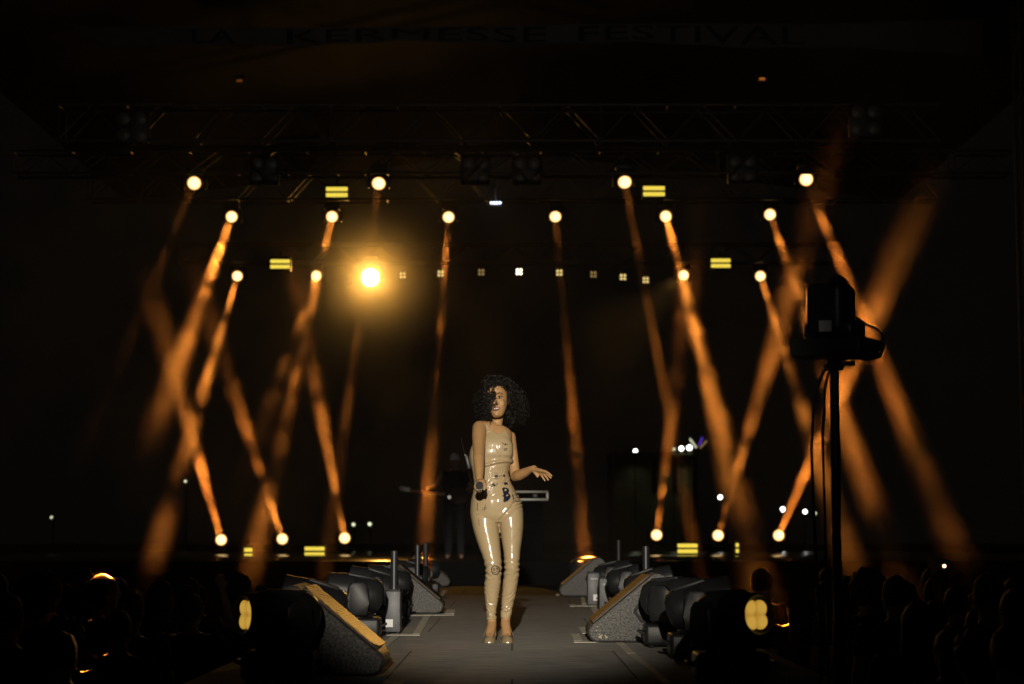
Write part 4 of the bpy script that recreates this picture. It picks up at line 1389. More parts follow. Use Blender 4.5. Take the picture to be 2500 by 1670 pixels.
# head frame: rolled and turned a little to her right
HROT = Matrix.Rotation(R(-7), 3, 'Y') @ Matrix.Rotation(R(-9), 3, 'Z') @ Matrix.Rotation(R(-3), 3, 'X')
HC = W(1213.5, 975.5, -.045)
HS = 1.06
def H(x, y, z):
    """head frame: x to image right, y away from the viewer, z up, origin between the eyes"""
    return HC + HROT @ (Vector((x, y, z)) * HS)
HEADR = [(-.117, .017, -.074, -.040), (-.110, .030, -.083, -.015), (-.095, .0405, -.088, .01), (-.075, .049, -.089, .035), (-.055, .0555, -.0875, .055), (-.03, .061, -.087, .075),
         (-.01, .0655, -.084, .085), (.01, .068, -.083, .092), (.03, .070, -.087, .098), (.055, .071, -.085, .10), (.08, .065, -.072, .092), (.10, .050, -.05, .07), (.113, .028, -.02, .04), (.118, .008, 0, .015)]
def head_parts(mb):
    rings = []
    for z, hw, f, b in interp([(a, b_, c, d_, 0) for a, b_, c, d_ in HEADR], 2) and [q[:4] for q in interp([(a, b_, c, d_, 0) for a, b_, c, d_ in HEADR], 2)]:
        m, h = (f + b) / 2, (b - f) / 2
        ring = []
        for k in range(32):
            t_ = k * 2 * math.pi / 32
            ct, st_ = math.cos(t_), math.sin(t_)
            ring.append(H(hw * math.copysign(abs(ct) ** .92, ct), m + h * st_, z))
        rings.append(ring)
    mb.loft(rings)
    mb.chain([H(0, -.083, .012), H(0, -.096, -.012), H(0, -.107, -.033)], [.008, .0085, .0115], 10)
    for s in (-1, 1):
        mb.ball(H(s * .012, -.094, -.037), (.009, .010, .008))
        mb.ball(H(s * .030, -.058, -.034), (.028, .022, .030))                 # cheek
        mb.capsule(H(s * .016, -.083, .025), H(s * .048, -.070, .027), .008, .007, 8)   # brow
        mb.ball(H(s * .070, .012, -.020), (.009, .018, .030), HROT)
    mb.ball(H(0, -.082, -.101), (.018, .014, .014))                            # chin
    mb.capsule(H(-.014, -.084, -.083), H(.014, -.084, -.083), .009, .009, 8)
    mb.chain([W(1217, 1008, .015), W(1214, 1030, .02), W(1210, 1050, .025)], [.037, .036, .043])

def fingers_round_mic(mb):
    u = Vector((1, 0, 0)); u = (u - mic_axis * u.dot(mic_axis)).normalized()
    v = mic_axis.cross(u)
    if v.z < 0: v = -v
    rm = 0.0255
    for i in range(4):
        c = MICC - mic_axis * (0.040 + 0.0195 * i)
        pts = []
        for k in range(7):
            a = R(70 + k * (33 if i < 3 else 29))                               # from the top over the left side to underneath
            pts.append(c + (u * math.cos(a) + v * math.sin(a)) * rm * (1.0 if k else 1.12))
        mb.chain(pts, [.0112, .0108, .0104, .0100, .0096, .0092, .0082], 10)
    # palm above and to the right of the handle, thumb down its right side
    c = MICC - mic_axis * 0.075
    mb.ball(c + v * 0.036 + u * 0.012, (.034, .042, .019), u=18, v=12)
    mb.capsule(c + v * 0.030 + u * 0.020 - mic_axis * .02, ARM_R[0][-1], .026, .0235, 12)
    t0 = MICC - mic_axis * 0.070 + v * 0.022 + u * 0.030
    mb.chain([t0, MICC - mic_axis * 0.050 + v * 0.004 + u * 0.037, MICC - mic_axis * 0.040 - v * 0.016 + u * 0.031], [.0145, .0115, .0095], 10)

def open_hand(mb):
    wr = ARM_L[0][-1]
    mb.chain([wr, W(1304, 1143.5, -.175)], [.021, .021], 12)
    kn = [W(1321, 1148.5, -.245), W(1321.5, 1150.5, -.228), W(1320, 1153.5, -.210), W(1316.5, 1155.5, -.195)]
    for i, k in enumerate(kn):
        mb.chain([W(1303, 1145 + i * 1.2, -.178 + i * .004), k], [.0165, .0115], 10)
    F = [([(1332, 1151, -.272), (1341, 1156.5, -.290), (1347, 1162, -.300)], (.0098, .0088, .0078, .0060)),
         ([(1331, 1154, -.252), (1339.5, 1161, -.268), (1345, 1167, -.276)], (.0100, .0090, .0080, .0062)),
         ([(1328, 1158, -.230), (1334.5, 1165.5, -.243), (1338.5, 1172, -.250)], (.0098, .0086, .0076, .0060)),
         ([(1321.5, 1160, -.210), (1326.5, 1167.5, -.219), (1330.5, 1173.5, -.225)], (.0090, .0080, .0070, .0056))]
    for k, (pts, rr) in zip(kn, F):
        mb.chain([k] + [W(*p) for p in pts], list(rr), 10)
    mb.chain([W(1304, 1149, -.175), W(1309, 1157, -.19), W(1312.5, 1163.5, -.20)], [.0145, .0115, .0085], 10)

FOOT = [((1201, 1516), (1196, 1548), (1194.5, 1558.5)), ((1234.5, 1512), (1237.5, 1550), (1239.5, 1561))]
def feet(mb):
    for (ax, ay), (bx_, by), (tx, ty) in FOOT:
        a, b, t_ = W(ax, ay, .015), W(bx_, by, -.085), W(tx, ty, -.145)
        mb.chain([a, W(ax - 1, ay + 14, .0)], [.031, .032], 12)
        mb.capsule(W(ax - 1, ay + 10, .0), W(ax, ay + 18, .032), .03, .028, 12)
        for s in (-1, 1):
            mb.capsule(W(ax + s * 1.5, ay + 10, -.005), b + Vector((s * .013, 0, 0)), .027, .0175, 12)
            mb.capsule(b + Vector((s * .013, 0, 0)), t_ + Vector((s * .007, 0, 0)), .0165, .010, 12)

def whole(mb):
    section(mb, TORSO); section(mb, LEGA); section(mb, LEGB)
    breasts(mb); yoke_sh(mb); head_parts(mb)
    mb.chain(*ARM_R); mb.chain(*ARM_L)
    fingers_round_mic(mb); open_hand(mb); feet(mb)
me = body_mesh(whole, 0.0042, 2)
link_mesh('body', me, M['skin'], per)

# jumpsuit: a shell over torso and legs, cut at neckline, armholes and cuffs, with wrinkles
def suit_parts(mb):
    section(mb, TORSO[:-1] + [TORSO[-1]], .0055)
    la = [q for q in LEGA]; lb_ = [q for q in LEGB]
    section(mb, la, .0045); section(mb, lb_, .0045)
    breasts(mb, .0055)
    mb.capsule(W(1212, 1046, .018), W(1183, 1044, -.032), .051, .0505)
    mb.capsule(W(1212, 1048, .03), W(1233, 1060, .04), .050, .044)
suit = body_mesh(suit_parts, 0.0042, 6)
bm = bmesh.new(); bm.from_mesh(suit)
bm.normal_update()
def smooth01(x, a, b):
    t_ = max(0.0, min(1.0, (x - a) / (b - a)))
    return t_ * t_ * (3 - 2 * t_)
for v in bm.verts:
    px, py = proj(v.co)
    d = 0.0
    front = 1.0 if v.normal.y < 0.3 else 0.3
    # folds under the bust and across the waist, rising to the right
    q = py + (px - 1200) * 0.50
    wgt = smooth01(py, 1128, 1140) * (1 - smooth01(py, 1192, 1215))
    if wgt > 0:
        ph = q / 13.0 + 1.7 * noise.noise(Vector((px / 30.0, py / 34.0, 1.7)))
        s_ = math.sin(ph * 2 * math.pi)
        am = 0.35 + 0.65 * smooth01(noise.noise(Vector((px / 30.0, py / 18.0, 4.0))), -.25, .35)
        d += wgt * am * (0.0052 * (1 - abs(s_)) ** 1.3 - 0.0016) * front * 1.2
    # overhang of the top: a sharp fold line under the bust
    yf = 1139 - 10.5 * math.sin(max(0, min(1, (px - 1186) / 66.0)) * math.pi * 0.62)
    if 1180 < px < 1256 and v.normal.y < 0.2:
        d += 0.0150 * math.exp(-((py - (yf - 4)) / 4.4) ** 2) - 0.0030 * math.exp(-((py - (yf + 2.5)) / 2.4) ** 2)
    # fold from the hip to the crotch
    cxl = 1217 + (1274 - py) * 0.86
    if 1217 < px < 1275 and 1222 < py < 1278:
        d -= 0.006 * math.exp(-((px - cxl) / 3.2) ** 2) * front
        d += 0.003 * math.exp(-((px - cxl + 7) / 4.0) ** 2) * front
    # hip crease lines at the right
    wgt = smooth01(py, 1196, 1204) * (1 - smooth01(py, 1235, 1248)) * smooth01(px, 1230, 1256)
    if wgt > 0:
        d += wgt * 0.004 * math.sin((py + (px - 1250) * 0.42) / 9.0 * 2 * math.pi)
    # knee folds
    for kx, ky, sl in ((1206, 1394, -0.30), (1248, 1388, 0.28)):
        w_ = math.exp(-((py - ky) / 24.0) ** 2) * (1.0 if (px < 1227) == (kx < 1227) else 0.0)
        if w_ > 0.02:
            n_ = noise.noise(Vector((px / 18.0, py / 22.0, kx)))
            d += w_ * 0.0044 * math.sin((py + (px - kx) * sl + n_ * 12) / 16.0 * 2 * math.pi) * (0.15 + 0.85 * abs(px - kx) / 20.0)
    # calf and ankle folds
    w_ = smooth01(py, 1408, 1455)
    if w_ > 0:
        kx = 1203 if px < 1222 else 1240
        sl = -0.55 if px < 1222 else 0.5
        n_ = noise.noise(Vector((px / 14.0, py / 20.0, kx * 0.3)))
        d += w_ * (0.0020 + 0.0034 * smooth01(py, 1470, 1500)) * math.sin((py + (px - kx) * sl * 1.6 + n_ * 16) / 15.0 * 2 * math.pi) * (0.25 + 0.75 * smooth01(noise.noise(Vector((px / 22.0, py / 15.0, 7.7))), -.3, .3))
    d = max(d, -0.0032) + 0.0008 * noise.noise(v.co * 22.0)
    v.co += v.normal * d
kill = []
for f in bm.faces:
    c = f.calc_center_median()
    px, py = proj(c)
    nf = f.normal.y
    neck = None
    pts = [(1150, 1030), (1187, 1034), (1192, 1039), (1199, 1048), (1207, 1056), (1217, 1060), (1226, 1057), (1232, 1049), (1238, 1049), (1300, 1050)]
    for a, b in zip(pts, pts[1:]):
        if a[0] <= px < b[0]:
            neck = a[1] + (b[1] - a[1]) * (px - a[0]) / (b[0] - a[0])
    if neck is None: neck = 1030
    if c.y > 0.05: neck = 1046
    dead = py < neck
    if px < 1186.5 and py < 1066: dead = True
    if py < 1086 and px > 1237 + max(0, py - 1052) * 0.48: dead = True
    cuff = 1513 if px < 1218 else 1509
    if py > cuff: dead = True
    if dead: kill.append(f)
bmesh.ops.delete(bm, geom=kill, context='FACES')
bm.to_mesh(suit)
tree = BVHTree.FromBMesh(bm)
bm.free()
suit_o = link_mesh('jumpsuit', suit, M['suit'], per)
sm = suit_o.modifiers.new('thickness', 'SOLIDIFY'); sm.thickness = 0.0022; sm.offset = -1

# prints on the suit: every mark lies on the latex itself
def onto(px, py, lift=0.0015):
    o_ = CAM - INV
    d_ = (P(px, py, D) - CAM).normalized()
    hit, nrm, idx, dist = tree.ray_cast(o_, d_)
    return None if hit is None else hit + nrm * lift
class Marks:
    def __init__(self): self.bm = bmesh.new()
    def poly(self, pts):
        c = (sum(p[0] for p in pts) / len(pts), sum(p[1] for p in pts) / len(pts))
        rings = []
        for f in (1.0, 0.66, 0.33):
            rings.append([onto(c[0] + (x - c[0]) * f, c[1] + (y - c[1]) * f) for x, y in pts])
        cc = onto(*c)
        if cc is None or any(p is None for r in rings for p in r): return
        R_ = [[self.bm.verts.new(p) for p in r] for r in rings]
        n = len(pts)
        for a, b in zip(R_, R_[1:]):
            for k in range(n):
                self.bm.faces.new((a[k], a[(k + 1) % n], b[(k + 1) % n], b[k]))
        v = self.bm.verts.new(cc)
        for k in range(n):
            self.bm.faces.new((R_[-1][k], R_[-1][(k + 1) % n], v))
    def area(self, outer, holes=(), g=0.6):
        def inside(x, y, P_):
            c = False
            for (x1, y1), (x2, y2) in zip(P_, P_[1:] + P_[:1]):
                if (y1 > y) != (y2 > y) and x < (x2 - x1) * (y - y1) / (y2 - y1) + x1: c = not c
            return c
        x0, x1 = min(p[0] for p in outer), max(p[0] for p in outer)
        y0, y1 = min(p[1] for p in outer), max(p[1] for p in outer)
        grid = {}
        def vert(i, j):
            if (i, j) not in grid:
                p = onto(x0 + i * g, y0 + j * g)
                grid[(i, j)] = self.bm.verts.new(p) if p is not None else None
            return grid[(i, j)]
        for i in range(int((x1 - x0) / g) + 1):
            for j in range(int((y1 - y0) / g) + 1):
                cx, cy_ = x0 + (i + .5) * g, y0 + (j + .5) * g
                if inside(cx, cy_, outer) and not any(inside(cx, cy_, list(h)) for h in holes):
                    q = [vert(i, j), vert(i + 1, j), vert(i + 1, j + 1), vert(i, j + 1)]
                    if all(v is not None for v in q): self.bm.faces.new(q)
    def stroke(self, pts, wd):
        P_ = []
        for a, b in zip(pts, pts[1:]):
            L = math.hypot(b[0] - a[0], b[1] - a[1])
            n = max(1, int(L / 1.5))
            for k in range(n):
                P_.append((a[0] + (b[0] - a[0]) * k / n, a[1] + (b[1] - a[1]) * k / n))
        P_.append(pts[-1])
        prev = None
        for i, p in enumerate(P_):
            a, b = P_[max(i - 1, 0)], P_[min(i + 1, len(P_) - 1)]
            dx, dy = b[0] - a[0], b[1] - a[1]
            L = math.hypot(dx, dy) or 1
            nx, ny = -dy / L * wd / 2, dx / L * wd / 2
            l, r = onto(p[0] + nx, p[1] + ny), onto(p[0] - nx, p[1] - ny)
            if l is None or r is None: prev = None; continue
            cur = (self.bm.verts.new(l), self.bm.verts.new(r))
            if prev: self.bm.faces.new((prev[0], prev[1], cur[1], cur[0]))
            prev = cur
    def text(self, s, x0, x1, y, h, slope=0.0, jit=0.0, fat=0.0):
        me = text_mesh(s, 1.0, fat=fat)
        xs = [v.co.x for v in me.vertices]; ys = [v.co.y for v in me.vertices]
        a, b, c, d_ = min(xs), max(xs), min(ys), max(ys)
        vs = []
        for v in me.vertices:
            px = x0 + (x1 - x0) * (v.co.x - a) / (b - a)
            vs.append(onto(px, y + slope * (px - x0) + h / 2 - h * (v.co.y - c) / (d_ - c) + jit * math.sin(px * 1.7)))
        bv = [self.bm.verts.new(p) if p is not None else None for p in vs]
        for f in me.polygons:
            q = [bv[i] for i in f.vertices]
            if all(x is not None for x in q):
                try: self.bm.faces.new(q)
                except ValueError: pass
        bpy.data.meshes.remove(me)
    def build(self, name, m):
        bmesh.ops.remove_doubles(self.bm, verts=self.bm.verts, dist=1e-6)
        for f in self.bm.faces:
            f.normal_update()
            if f.normal.y > 0: f.normal_flip()
        me = bpy.data.meshes.new(name); self.bm.to_mesh(me); self.bm.free()
        return link_mesh(name, me, m, suit_o)
rnd = random.Random(3)
def splat(mk, x, y, r, asp=1.0):
    mk.area([(x + r * (0.55 + 0.55 * rnd.random()) * math.cos(k / 15 * 6.283), y + asp * r * (0.55 + 0.55 * rnd.random()) * math.sin(k / 15 * 6.283)) for k in range(15)])
mk = Marks()
splat(mk, 1212, 1162.5, 5.2, .8); splat(mk, 1230.5, 1162, 3.2, 1.2); splat(mk, 1206, 1184, 5.0, .75); splat(mk, 1200, 1187, 3.0, .7); splat(mk, 1234.5, 1180.5, 6.0, .75)
mk.stroke([(1205, 1157), (1210.5, 1154.5), (1215, 1157)], 1.0)
mk.stroke([(1217, 1163), (1226, 1161.5)], 0.8)
mk.stroke([(1207, 1168), (1218, 1168)], 0.9)
mk.stroke([(1212, 1182), (1216, 1179), (1211, 1186)], 1.0)
mk.stroke([(1226, 1181), (1229, 1178)], 1.2)
mk.build('splash_print', M['ink'])
mk = Marks()
mk.area([(1225.5, 1193), (1229, 1190), (1236, 1190.5), (1241.5, 1194), (1243, 1199), (1241, 1204), (1245, 1208), (1246.5, 1213), (1244, 1219), (1238, 1224), (1231, 1226.5), (1228.5, 1224), (1230, 1214), (1228.5, 1204)],
        [[(1231.5, 1194.5), (1235, 1193.5), (1237, 1197), (1234.5, 1199.5), (1232, 1198.5)], [(1235.5, 1208.5), (1240.5, 1207.5), (1240.5, 1211), (1236, 1212)]])
mk.stroke([(1226.5, 1211), (1230.5, 1211)], 3.0)
mk.build('letter_print', M['ink'])
mk = Marks()
mk.stroke([(1225, 1080.5), (1230, 1084), (1234, 1085.5), (1240, 1085)], 1.4)
mk.stroke([(1234, 1082), (1232.5, 1088)], 1.6)
mk.stroke([(1226.5, 1085), (1227, 1096)], 0.7)
for k in range(8):
    mk.stroke([(1232 + 3.5 * math.cos(k * 2.4), 1095 + 0.9 * k), (1236 + 3.5 * math.sin(k * 1.7), 1094 + 1.0 * k)], 1.0)
mk.build('chest_drawing', M['ink'])
mk = Marks()
mk.stroke([(1166, 1228), (1165.2, 1247.5)], 1.3)
mk.stroke([(1185.5, 1232), (1182.5, 1247.5)], 1.0)
mk.stroke([(1177, 1244.5), (1190, 1240.5)], 0.8); mk.stroke([(1178, 1239.5), (1189, 1237.5)], 0.6)
splat(mk, 1164.5, 1255.5, 1.1); splat(mk, 1169.5, 1255, 1.2)
mk.build('drip_print', M['ink'])
mk = Marks()
mk.text('SOFT LIKE WET CEMENT', 1185.5, 1248, 1112.5, 6.0, 0.04, 0.5)
mk.text('THE', 1217, 1230, 1247, 5.0, -0.1)
mk.text('AT', 1213, 1221, 1144, 4.5, -0.05)
mk.stroke([(1168.5, 1266), (1170, 1284)], 2.2)
for k in range(16):
    x, y = rnd.uniform(1196, 1240), rnd.uniform(1150, 1180)
    mk.stroke([(x, y), (x + rnd.uniform(-3, 3), y + rnd.uniform(-1, 5))], 0.6)
for k in range(26):
    x, y = rnd.uniform(1240, 1268), rnd.uniform(1262, 1340)
    mk.stroke([(x, y), (x + rnd.uniform(-4, 4), y + rnd.uniform(-3, 3))], 0.5)
mk.build('faint_lettering', M['ink_faint'])
mk = Marks()
mk.stroke([(1251, 1207), (1254, 1220)], 3.0); mk.stroke([(1258, 1204), (1263, 1215)], 2.0); mk.stroke([(1250, 1226), (1257, 1222), (1266, 1225)], 2.6)
mk.build('hip_print', mat('faded_blue_print', (0.08, 0.075, 0.09), 0.4))
mk = Marks()
mk.stroke([(1209.5 + (9.6 + .7 * math.sin(k * 2.1)) * math.cos(k / 24 * 6.6), 1391.5 + (10.6 + .7 * math.cos(k * 1.6)) * math.sin(k / 24 * 6.6)) for k in range(25)], 2.0)
for x, y in ((1206, 1390), (1213.5, 1388)):
    mk.stroke([(x - 2.4, y - 2.6), (x + 2.4, y + 2.6)], 1.5); mk.stroke([(x + 2.4, y - 2.6), (x - 2.4, y + 2.6)], 1.5)
mk.stroke([(1203, 1395.5), (1207, 1397.5), (1211, 1396.5), (1216, 1393.5)], 1.4)
mk.build('knee_drawing', M['ink'])

# face
fb = MB()
for s in (-1, 1):
    fb.ball(H(s * .0305, -.0775, .001), (.0125, .008, .0050), HROT)
fb.build('eyes', M['eye'], per)
fb = MB()
for s in (-1, 1):
    fb.ball(H(s * .0305 - .001, -.0842, .001), (.0056, .0025, .0052), HROT)
fb.build('irises', M['iris'], per)
fb = MB()
for s in (-1, 1):
    fb.tube([H(s * .013, -.0905, .022), H(s * .026, -.0900, .0285), H(s * .040, -.0825, .0275), H(s * .050, -.073, .021)], [.0028, .0034, .0028, .0014], 6)
    fb.tube([H(s * .016, -.0855, .003), H(s * .024, -.0875, .0085), H(s * .034, -.0865, .0095), H(s * .045, -.079, .0055), H(s * .050, -.075, .008)], [.0014, .0022, .0024, .0022, .001], 6)
    fb.tube([H(s * .018, -.0855, -.003), H(s * .030, -.0868, -.006), H(s * .044, -.079, -.002)], .001, 5)
fb.build('brows_and_lashes', M['hair_dark'], per)
fb = MB()
mz = -.066
fb.tube([H(-.027, -.0845, mz + .003), H(-.014, -.0945, mz + .006), H(-.004, -.0985, mz + .0085), H(0, -.0978, mz + .007), H(.004, -.0985, mz + .0085), H(.014, -.0945, mz + .006), H(.027, -.0845, mz + .003)], [.0016, .0036, .0042, .0038, .0042, .0036, .0016], 8)
fb.tube([H(-.025, -.0845, mz - .001), H(-.013, -.0945, mz - .0095), H(0, -.0985, mz - .0125), H(.013, -.0945, mz - .0095), H(.025, -.0845, mz - .001)], [.0018, .0052, .0060, .0052, .0018], 8)
fb.build('lips', M['lips'], per)
MB().tube([H(-.020, -.087, mz + .0005), H(-.01, -.0935, mz + .0), H(0, -.0955, mz - .0005), H(.01, -.0935, mz + .0), H(.020, -.087, mz + .0005)], [.0022, .0046, .0054, .0046, .0022], 8).build('teeth', M['teeth'], per)
fb = MB()
for s in (-1, 1):
    fb.ball(H(s * .0085, -.108, -.044), (.0035, .003, .0022), HROT)
fb.build('nostrils', mat('nostril', (0.05, 0.02, 0.012), 0.9), per)

# hair: an inner mass and many single curls, blown to the right
rnd = random.Random(21)
hb = MB()
hb.ball(H(0, .035, .040), (.082, .085, .085), u=24, v=16)
hb.ball(W(1182, 985, .03), (.034, .050, .085), u=18, v=12)
hb.ball(W(1188, 986, -.07), (.028, .030, .090), u=18, v=12)
hb.ball(W(1247, 975, -.04), (.020, .030, .055), u=18, v=12)
hb.ball(W(1214, 939, -.04), (.062, .050, .026), u=18, v=12)
hb.ball(W(1247, 985, .04), (.032, .050, .060), u=18, v=12)
for v in hb.bm.verts:
    v.co += Vector((noise.noise(v.co * 40), noise.noise(v.co * 40 + Vector((9, 0, 0))), noise.noise(v.co * 40 + Vector((0, 9, 0))))) * .010
def curl(mb, a, b, sag, rad, turns, tr, seg=4, n=26, ph=0.0, r0=0.25):
    a, b = Vector(a), Vector(b)
    ax = (b - a)
    L = ax.length
    u = ax.orthogonal().normalized()
    v = ax.normalized().cross(u)
    pts, rr = [], []
    for k in range(n):
        f = k / (n - 1)
        c = a.lerp(b, f) + Vector(sag) * math.sin(f * math.pi)
        an = ph + f * turns * 2 * math.pi
        rc = rad * (r0 + (1 - r0) * min(1, f * 2.2))
        pts.append(c + (u * math.cos(an) + v * math.sin(an)) * rc)
        rr.append(tr * (1.0 - 0.55 * f))
    mb.tube(pts, rr, seg, cap=False)
def inball(rnd_):
    while True:
        q = Vector((rnd_.uniform(-1, 1), rnd_.uniform(-1, 1), rnd_.uniform(-1, 1)))
        if q.length < 1: return q
LOBES = [  # centre px, py, dy, radii (px, m, px), weight, root side
    (1176, 990, .02, 16, .07, 42, 230), (1191, 977, -.10, 14, .04, 44, 230), (1205, 936, .0, 30, .10, 18, 230), (1236, 948, .0, 24, .09, 21, 200),
    (1256, 982, .03, 27, .07, 36, 330), (1248, 975, -.06, 12, .04, 30, 130), (1264, 1002, .04, 21, .05, 28, 190), (1242, 1024, .06, 13, .04, 18, 90), (1186, 1022, .0, 13, .06, 18, 110),
    (1214, 938, -.09, 26, .04, 11, 150)]
for cx, cy_, cd, rx, ry, rzp, n in LOBES:
    for i in range(n):
        q = inball(rnd)
        q = q * (0.55 + 0.45 * rnd.random()) / max(q.length, .3) * min(1, q.length + .35)
        end = W(cx + q.x * rx, cy_ - q.z * rzp, cd + q.y * ry)
        side = 1 if cx > 1216 else -1
        el = rnd.uniform(.3, 1.35)
        azs = rnd.uniform(-.5, 1.0)
        root = H(side * .068 * math.cos(el) * (.55 + .45 * rnd.random()), -.045 + .10 * azs * .6 if azs > 0 else .02 + azs * .02, .035 + .075 * math.sin(el))
        d_ = (end - root)
        sag = Vector((side * .012, 0, .028)) * min(1, d_.length / .1)
        curl(hb, root, end, sag, rnd.uniform(.008, .016), rnd.uniform(1.6, 3.4), rnd.uniform(.0020, .0040), ph=rnd.uniform(0, 6.28))
        # a free springy tip
        tip = end + (end - H(0, .02, .0)).normalized() * rnd.uniform(.0, .030) + Vector((rnd.uniform(-.012, .022) + side * .006, rnd.uniform(-.02, .02), rnd.uniform(-.03, .012)))
        curl(hb, end, tip, (0, 0, 0), rnd.uniform(.008, .014), rnd.uniform(.8, 1.7), rnd.uniform(.0014, .0026), n=14, ph=rnd.uniform(0, 6.28), r0=.9)
# locks over the left half of the face
FACE = [((1205, 944), (1204, 985), -.155), ((1207, 945), (1213, 966), -.165), ((1202, 948), (1208, 1000), -.155), ((1206, 950), (1212, 992), -.172), ((1209, 948), (1215, 988), -.170),
        ((1198, 950), (1200, 1010), -.145), ((1200, 960), (1203, 1025), -.140), ((1197, 985), (1202, 1032), -.13), ((1196, 955), (1198, 1000), -.14), ((1204, 960), (1211, 996), -.172),
        ((1208, 955), (1214, 990), -.174), ((1203, 952), (1206, 975), -.158), ((1199, 945), (1202, 995), -.15)]
for (a, b, dy) in FACE:
    a = (a[0] - 3, a[1]); b = (b[0] - 2.5, b[1])
    for k in range(3):
        j = lambda s_: rnd.uniform(-s_, s_)
        root = W(a[0] + j(2), a[1] + j(2), dy + .045)
        curl(hb, root, W(b[0] + j(2.5), b[1] + j(4), dy + j(.008)), (0.0, -.012, .0), rnd.uniform(.004, .009), rnd.uniform(1.3, 2.6), rnd.uniform(.0016, .0026), ph=rnd.uniform(0, 6.28), n=30)
for k in range(60):                                              # fringe along the hairline
    f = rnd.random()
    root = H(-.055 + .12 * f, -.055 - .012 * rnd.random(), .075 + .022 * math.sin(f * math.pi) + rnd.uniform(-.004, .01))
    end = root + Vector((rnd.uniform(-.02, .03) + (f - .45) * .06, -.014, rnd.uniform(-.028, .0)))
    curl(hb, root, end, (0, -.012, .012), rnd.uniform(.004, .008), rnd.uniform(.9, 2), rnd.uniform(.0015, .0024), ph=rnd.uniform(0, 6.28), n=18)
hm = hb.mesh(True, None)
link_mesh('hair', hm, M['hair_dark'], per)

# necklace
nk = []
for k in range(25):
    f = k / 24
    an = math.pi * (1 + f)
    p = W(1213.5, 1041, .02)
    nk.append(p + Vector((.052 * math.cos(an), .060 * math.sin(an) - .012, -.034 * math.sin(f * math.pi) + .014 - .02 * f)))
MB().tube(nk, .0022, 6).tube([q + Vector((0, -.004, -.008 * math.sin(math.pi * i / 24))) for i, q in enumerate(nk)], .0018, 6).build('necklace', M['silver'], per)

# clear pumps
for i, ((ax, ay), (bx_, by), (tx, ty)) in enumerate(FOOT):
    sb = MB()
    a, b, t_ = W(ax, ay, .015), W(bx_, by, -.085), W(tx, ty, -.145)
    hl = W(ax, ay + 18, .034)
    rings = []
    # toe cap and sole as one lofted shell from toe to heel: (y position, half width, bottom, top)
    ys = [t_.y - .030, t_.y - .018, t_.y + .0, t_.y + .025, b.y + .0]
    hw = [.008, .024, .035, .041, .042]
    tp = [.014, .030, .042, .050, .052]
    cxs = [t_.x, t_.x, t_.x, (t_.x + b.x) / 2, b.x]
    for y_, h_, tt, cx in zip(ys, hw, tp, cxs):
        rings.append([(cx + h_ * math.cos(k * math.pi / 8), y_, max(.0, (tt if math.sin(k * math.pi / 8) > 0 else .0) * abs(math.sin(k * math.pi / 8)) ** .7)) for k in range(16)])
    sb.loft(rings)
    sole = [(b.y - .02, b.x, .040, .004), (b.y + .03, (b.x * 2 + hl.x) / 3, .033, .022), (b.y + .07, (b.x + hl.x * 2) / 3, .028, .060), (hl.y - .01, hl.x, .029, .083), (hl.y + .028, hl.x, .022, .088)]
    sb.loft([[(cx + w_ * sx, y_, z_ + dz) for sx, dz in ((-1, 0), (1, 0), (1, .008), (-1, .008))] for y_, cx, w_, z_ in sole])
    sb.tube([(hl.x, hl.y + .012, .086), (hl.x, hl.y + .018, .0)], [.014, .006], 10)
    for s in (-1, 1):
        sb.tube([(b.x + s * .040, b.y + .002, .047), (b.x * .5 + hl.x * .5 + s * .031, b.y * .5 + hl.y * .5, .082), (hl.x + s * .024, hl.y, .125), (hl.x, hl.y + .036, .135)], .0028, 6)
    sb.build('shoe', M['clear_shoe'], per)

# microphone in her hand
mt = thing('microphone', 'silver headed black microphone held out in the singer\'s lowered hand', 'microphone', INV + MICC)
mq = mic_axis.to_track_quat('Z', 'Y').to_matrix().to_4x4()
MB().lathe([(.003, .033), (.013, .0325), (.021, .029), (.0262, .020), (.0275, .010), (.0275, .002)], 28, mq).build('grille', M['mesh_grey'], mt)
MB().lathe([(.0280, .001), (.0286, .004), (.0280, .007)], 28, mq, capped=True).build('ring', M['alu_bright'], mt)
MB().lathe([(.0272, -.004), (.024, -.022), (.0185, -.04), (.0165, -.12), (.0160, -.20), (.0175, -.215), (.017, -.235), (.010, -.24)], 24, mq).build('handle', M['black'], mt)

# radio pack clipped to the back of her waist
rp_ = thing('radio_pack', 'small grey radio pack with a thin aerial clipped behind the singer\'s waist', 'radio pack', INV + W(1142, 1128, .06))
rr_ = Matrix.Rotation(R(-14), 3, 'Y')
MB().box((0, 0, 0), (.022, .060, .095), rr_, bevel=.004).build('case', M['black'], rp_)
MB().tube([rr_ @ Vector((-.004, 0, .045)), rr_ @ Vector((-.008, 0, .12)), rr_ @ Vector((-.004, 0, .17))], [.0022, .0016, .001], 6).build('aerial', M['black2'], rp_)
MB().box(rr_ @ Vector((.018, 0, -.01)), (.012, .03, .06), rr_, bevel=.003).build('clip', M['black2'], rp_)
MB().ball(rr_ @ Vector((-.004, -.012, .05)), .0055).build('knob', M['silver'], rp_)

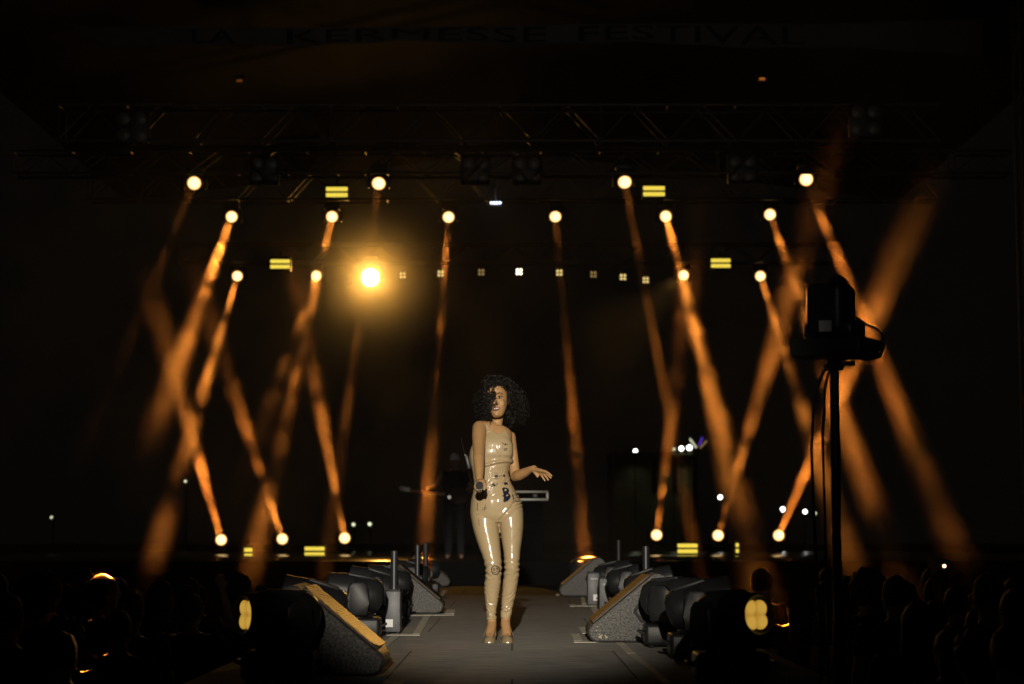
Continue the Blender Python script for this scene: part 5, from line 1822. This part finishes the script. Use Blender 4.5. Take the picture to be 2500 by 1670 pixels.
# ------------------------------------------------------------------ stage smoke
def haze_material():
    m = bpy.data.materials.new('stage_smoke')
    m.use_nodes = True
    nt = m.node_tree
    nt.nodes.clear()
    out = nt.nodes.new('ShaderNodeOutputMaterial')
    pv = nt.nodes.new('ShaderNodeVolumePrincipled')
    pv.inputs['Color'].default_value = (1, 1, 1, 1)
    pv.inputs['Anisotropy'].default_value = 0.35
    nt.links.new(pv.outputs[0], out.inputs['Volume'])
    tc = nt.nodes.new('ShaderNodeTexCoord')
    n = nt.nodes.new('ShaderNodeTexNoise')
    n.inputs['Scale'].default_value = 0.48
    n.inputs['Detail'].default_value = 3
    n.inputs['Roughness'].default_value = 0.6
    nt.links.new(tc.outputs['Object'], n.inputs['Vector'])
    r = nt.nodes.new('ShaderNodeMapRange')
    r.interpolation_type = 'SMOOTHSTEP'
    r.inputs['From Min'].default_value = 0.415
    r.inputs['From Max'].default_value = 0.66
    r.inputs['To Min'].default_value = 0.03
    r.inputs['To Max'].default_value = 2.6
    nt.links.new(n.outputs['Fac'], r.inputs['Value'])
    sx = nt.nodes.new('ShaderNodeSeparateXYZ')
    nt.links.new(tc.outputs['Object'], sx.inputs[0])
    e = nt.nodes.new('ShaderNodeMapRange')           # the smoke comes from the stage and thins out over the audience
    e.interpolation_type = 'SMOOTHSTEP'
    e.inputs['From Min'].default_value = 15.5
    e.inputs['From Max'].default_value = 27.0
    m1 = nt.nodes.new('ShaderNodeMath'); m1.operation = 'SUBTRACT'; m1.inputs[1].default_value = 0.6
    m2 = nt.nodes.new('ShaderNodeMath'); m2.operation = 'MAXIMUM'; m2.inputs[1].default_value = 0.0
    m3 = nt.nodes.new('ShaderNodeMath'); m3.operation = 'MULTIPLY_ADD'; m3.inputs[1].default_value = 2.2
    nt.links.new(sx.outputs[0], m1.inputs[0]); nt.links.new(m1.outputs[0], m2.inputs[0]); nt.links.new(m2.outputs[0], m3.inputs[0]); nt.links.new(sx.outputs[1], m3.inputs[2])
    nt.links.new(m3.outputs[0], e.inputs['Value'])              # it drifts further out on the right
    mu = nt.nodes.new('ShaderNodeMath'); mu.operation = 'MULTIPLY'
    nt.links.new(r.outputs[0], mu.inputs[0]); nt.links.new(e.outputs[0], mu.inputs[1])
    mu2 = nt.nodes.new('ShaderNodeMath'); mu2.operation = 'MULTIPLY'; mu2.inputs[1].default_value = 0.0032
    nt.links.new(mu.outputs[0], mu2.inputs[0])
    # an added thicker puff shapes the glow round the burning lamp
    c = V(849, 636, 43.4)
    vd = nt.nodes.new('ShaderNodeVectorMath'); vd.operation = 'DISTANCE'; vd.inputs[1].default_value = c
    nt.links.new(tc.outputs['Object'], vd.inputs[0])
    g = nt.nodes.new('ShaderNodeMapRange'); g.interpolation_type = 'SMOOTHERSTEP'
    g.inputs['From Min'].default_value = 3.4; g.inputs['From Max'].default_value = 0.0
    g.inputs['To Min'].default_value = 0.0; g.inputs['To Max'].default_value = 0.40
    nt.links.new(vd.outputs['Value'], g.inputs['Value'])
    gp_ = nt.nodes.new('ShaderNodeMath'); gp_.operation = 'POWER'; gp_.inputs[1].default_value = 2.0
    nt.links.new(g.outputs[0], gp_.inputs[0])
    ad = nt.nodes.new('ShaderNodeMath'); ad.operation = 'ADD'
    nt.links.new(mu2.outputs[0], ad.inputs[0]); nt.links.new(gp_.outputs[0], ad.inputs[1])
    nt.links.new(ad.outputs[0], pv.inputs['Density'])
    return m
hz = MB().box((0, 22.0, 5.0), (30, 60, 14.4)).build('haze', haze_material(), smooth=False)
tag(hz, 'thin patchy stage smoke that the beams light up', 'smoke', kind='stuff')
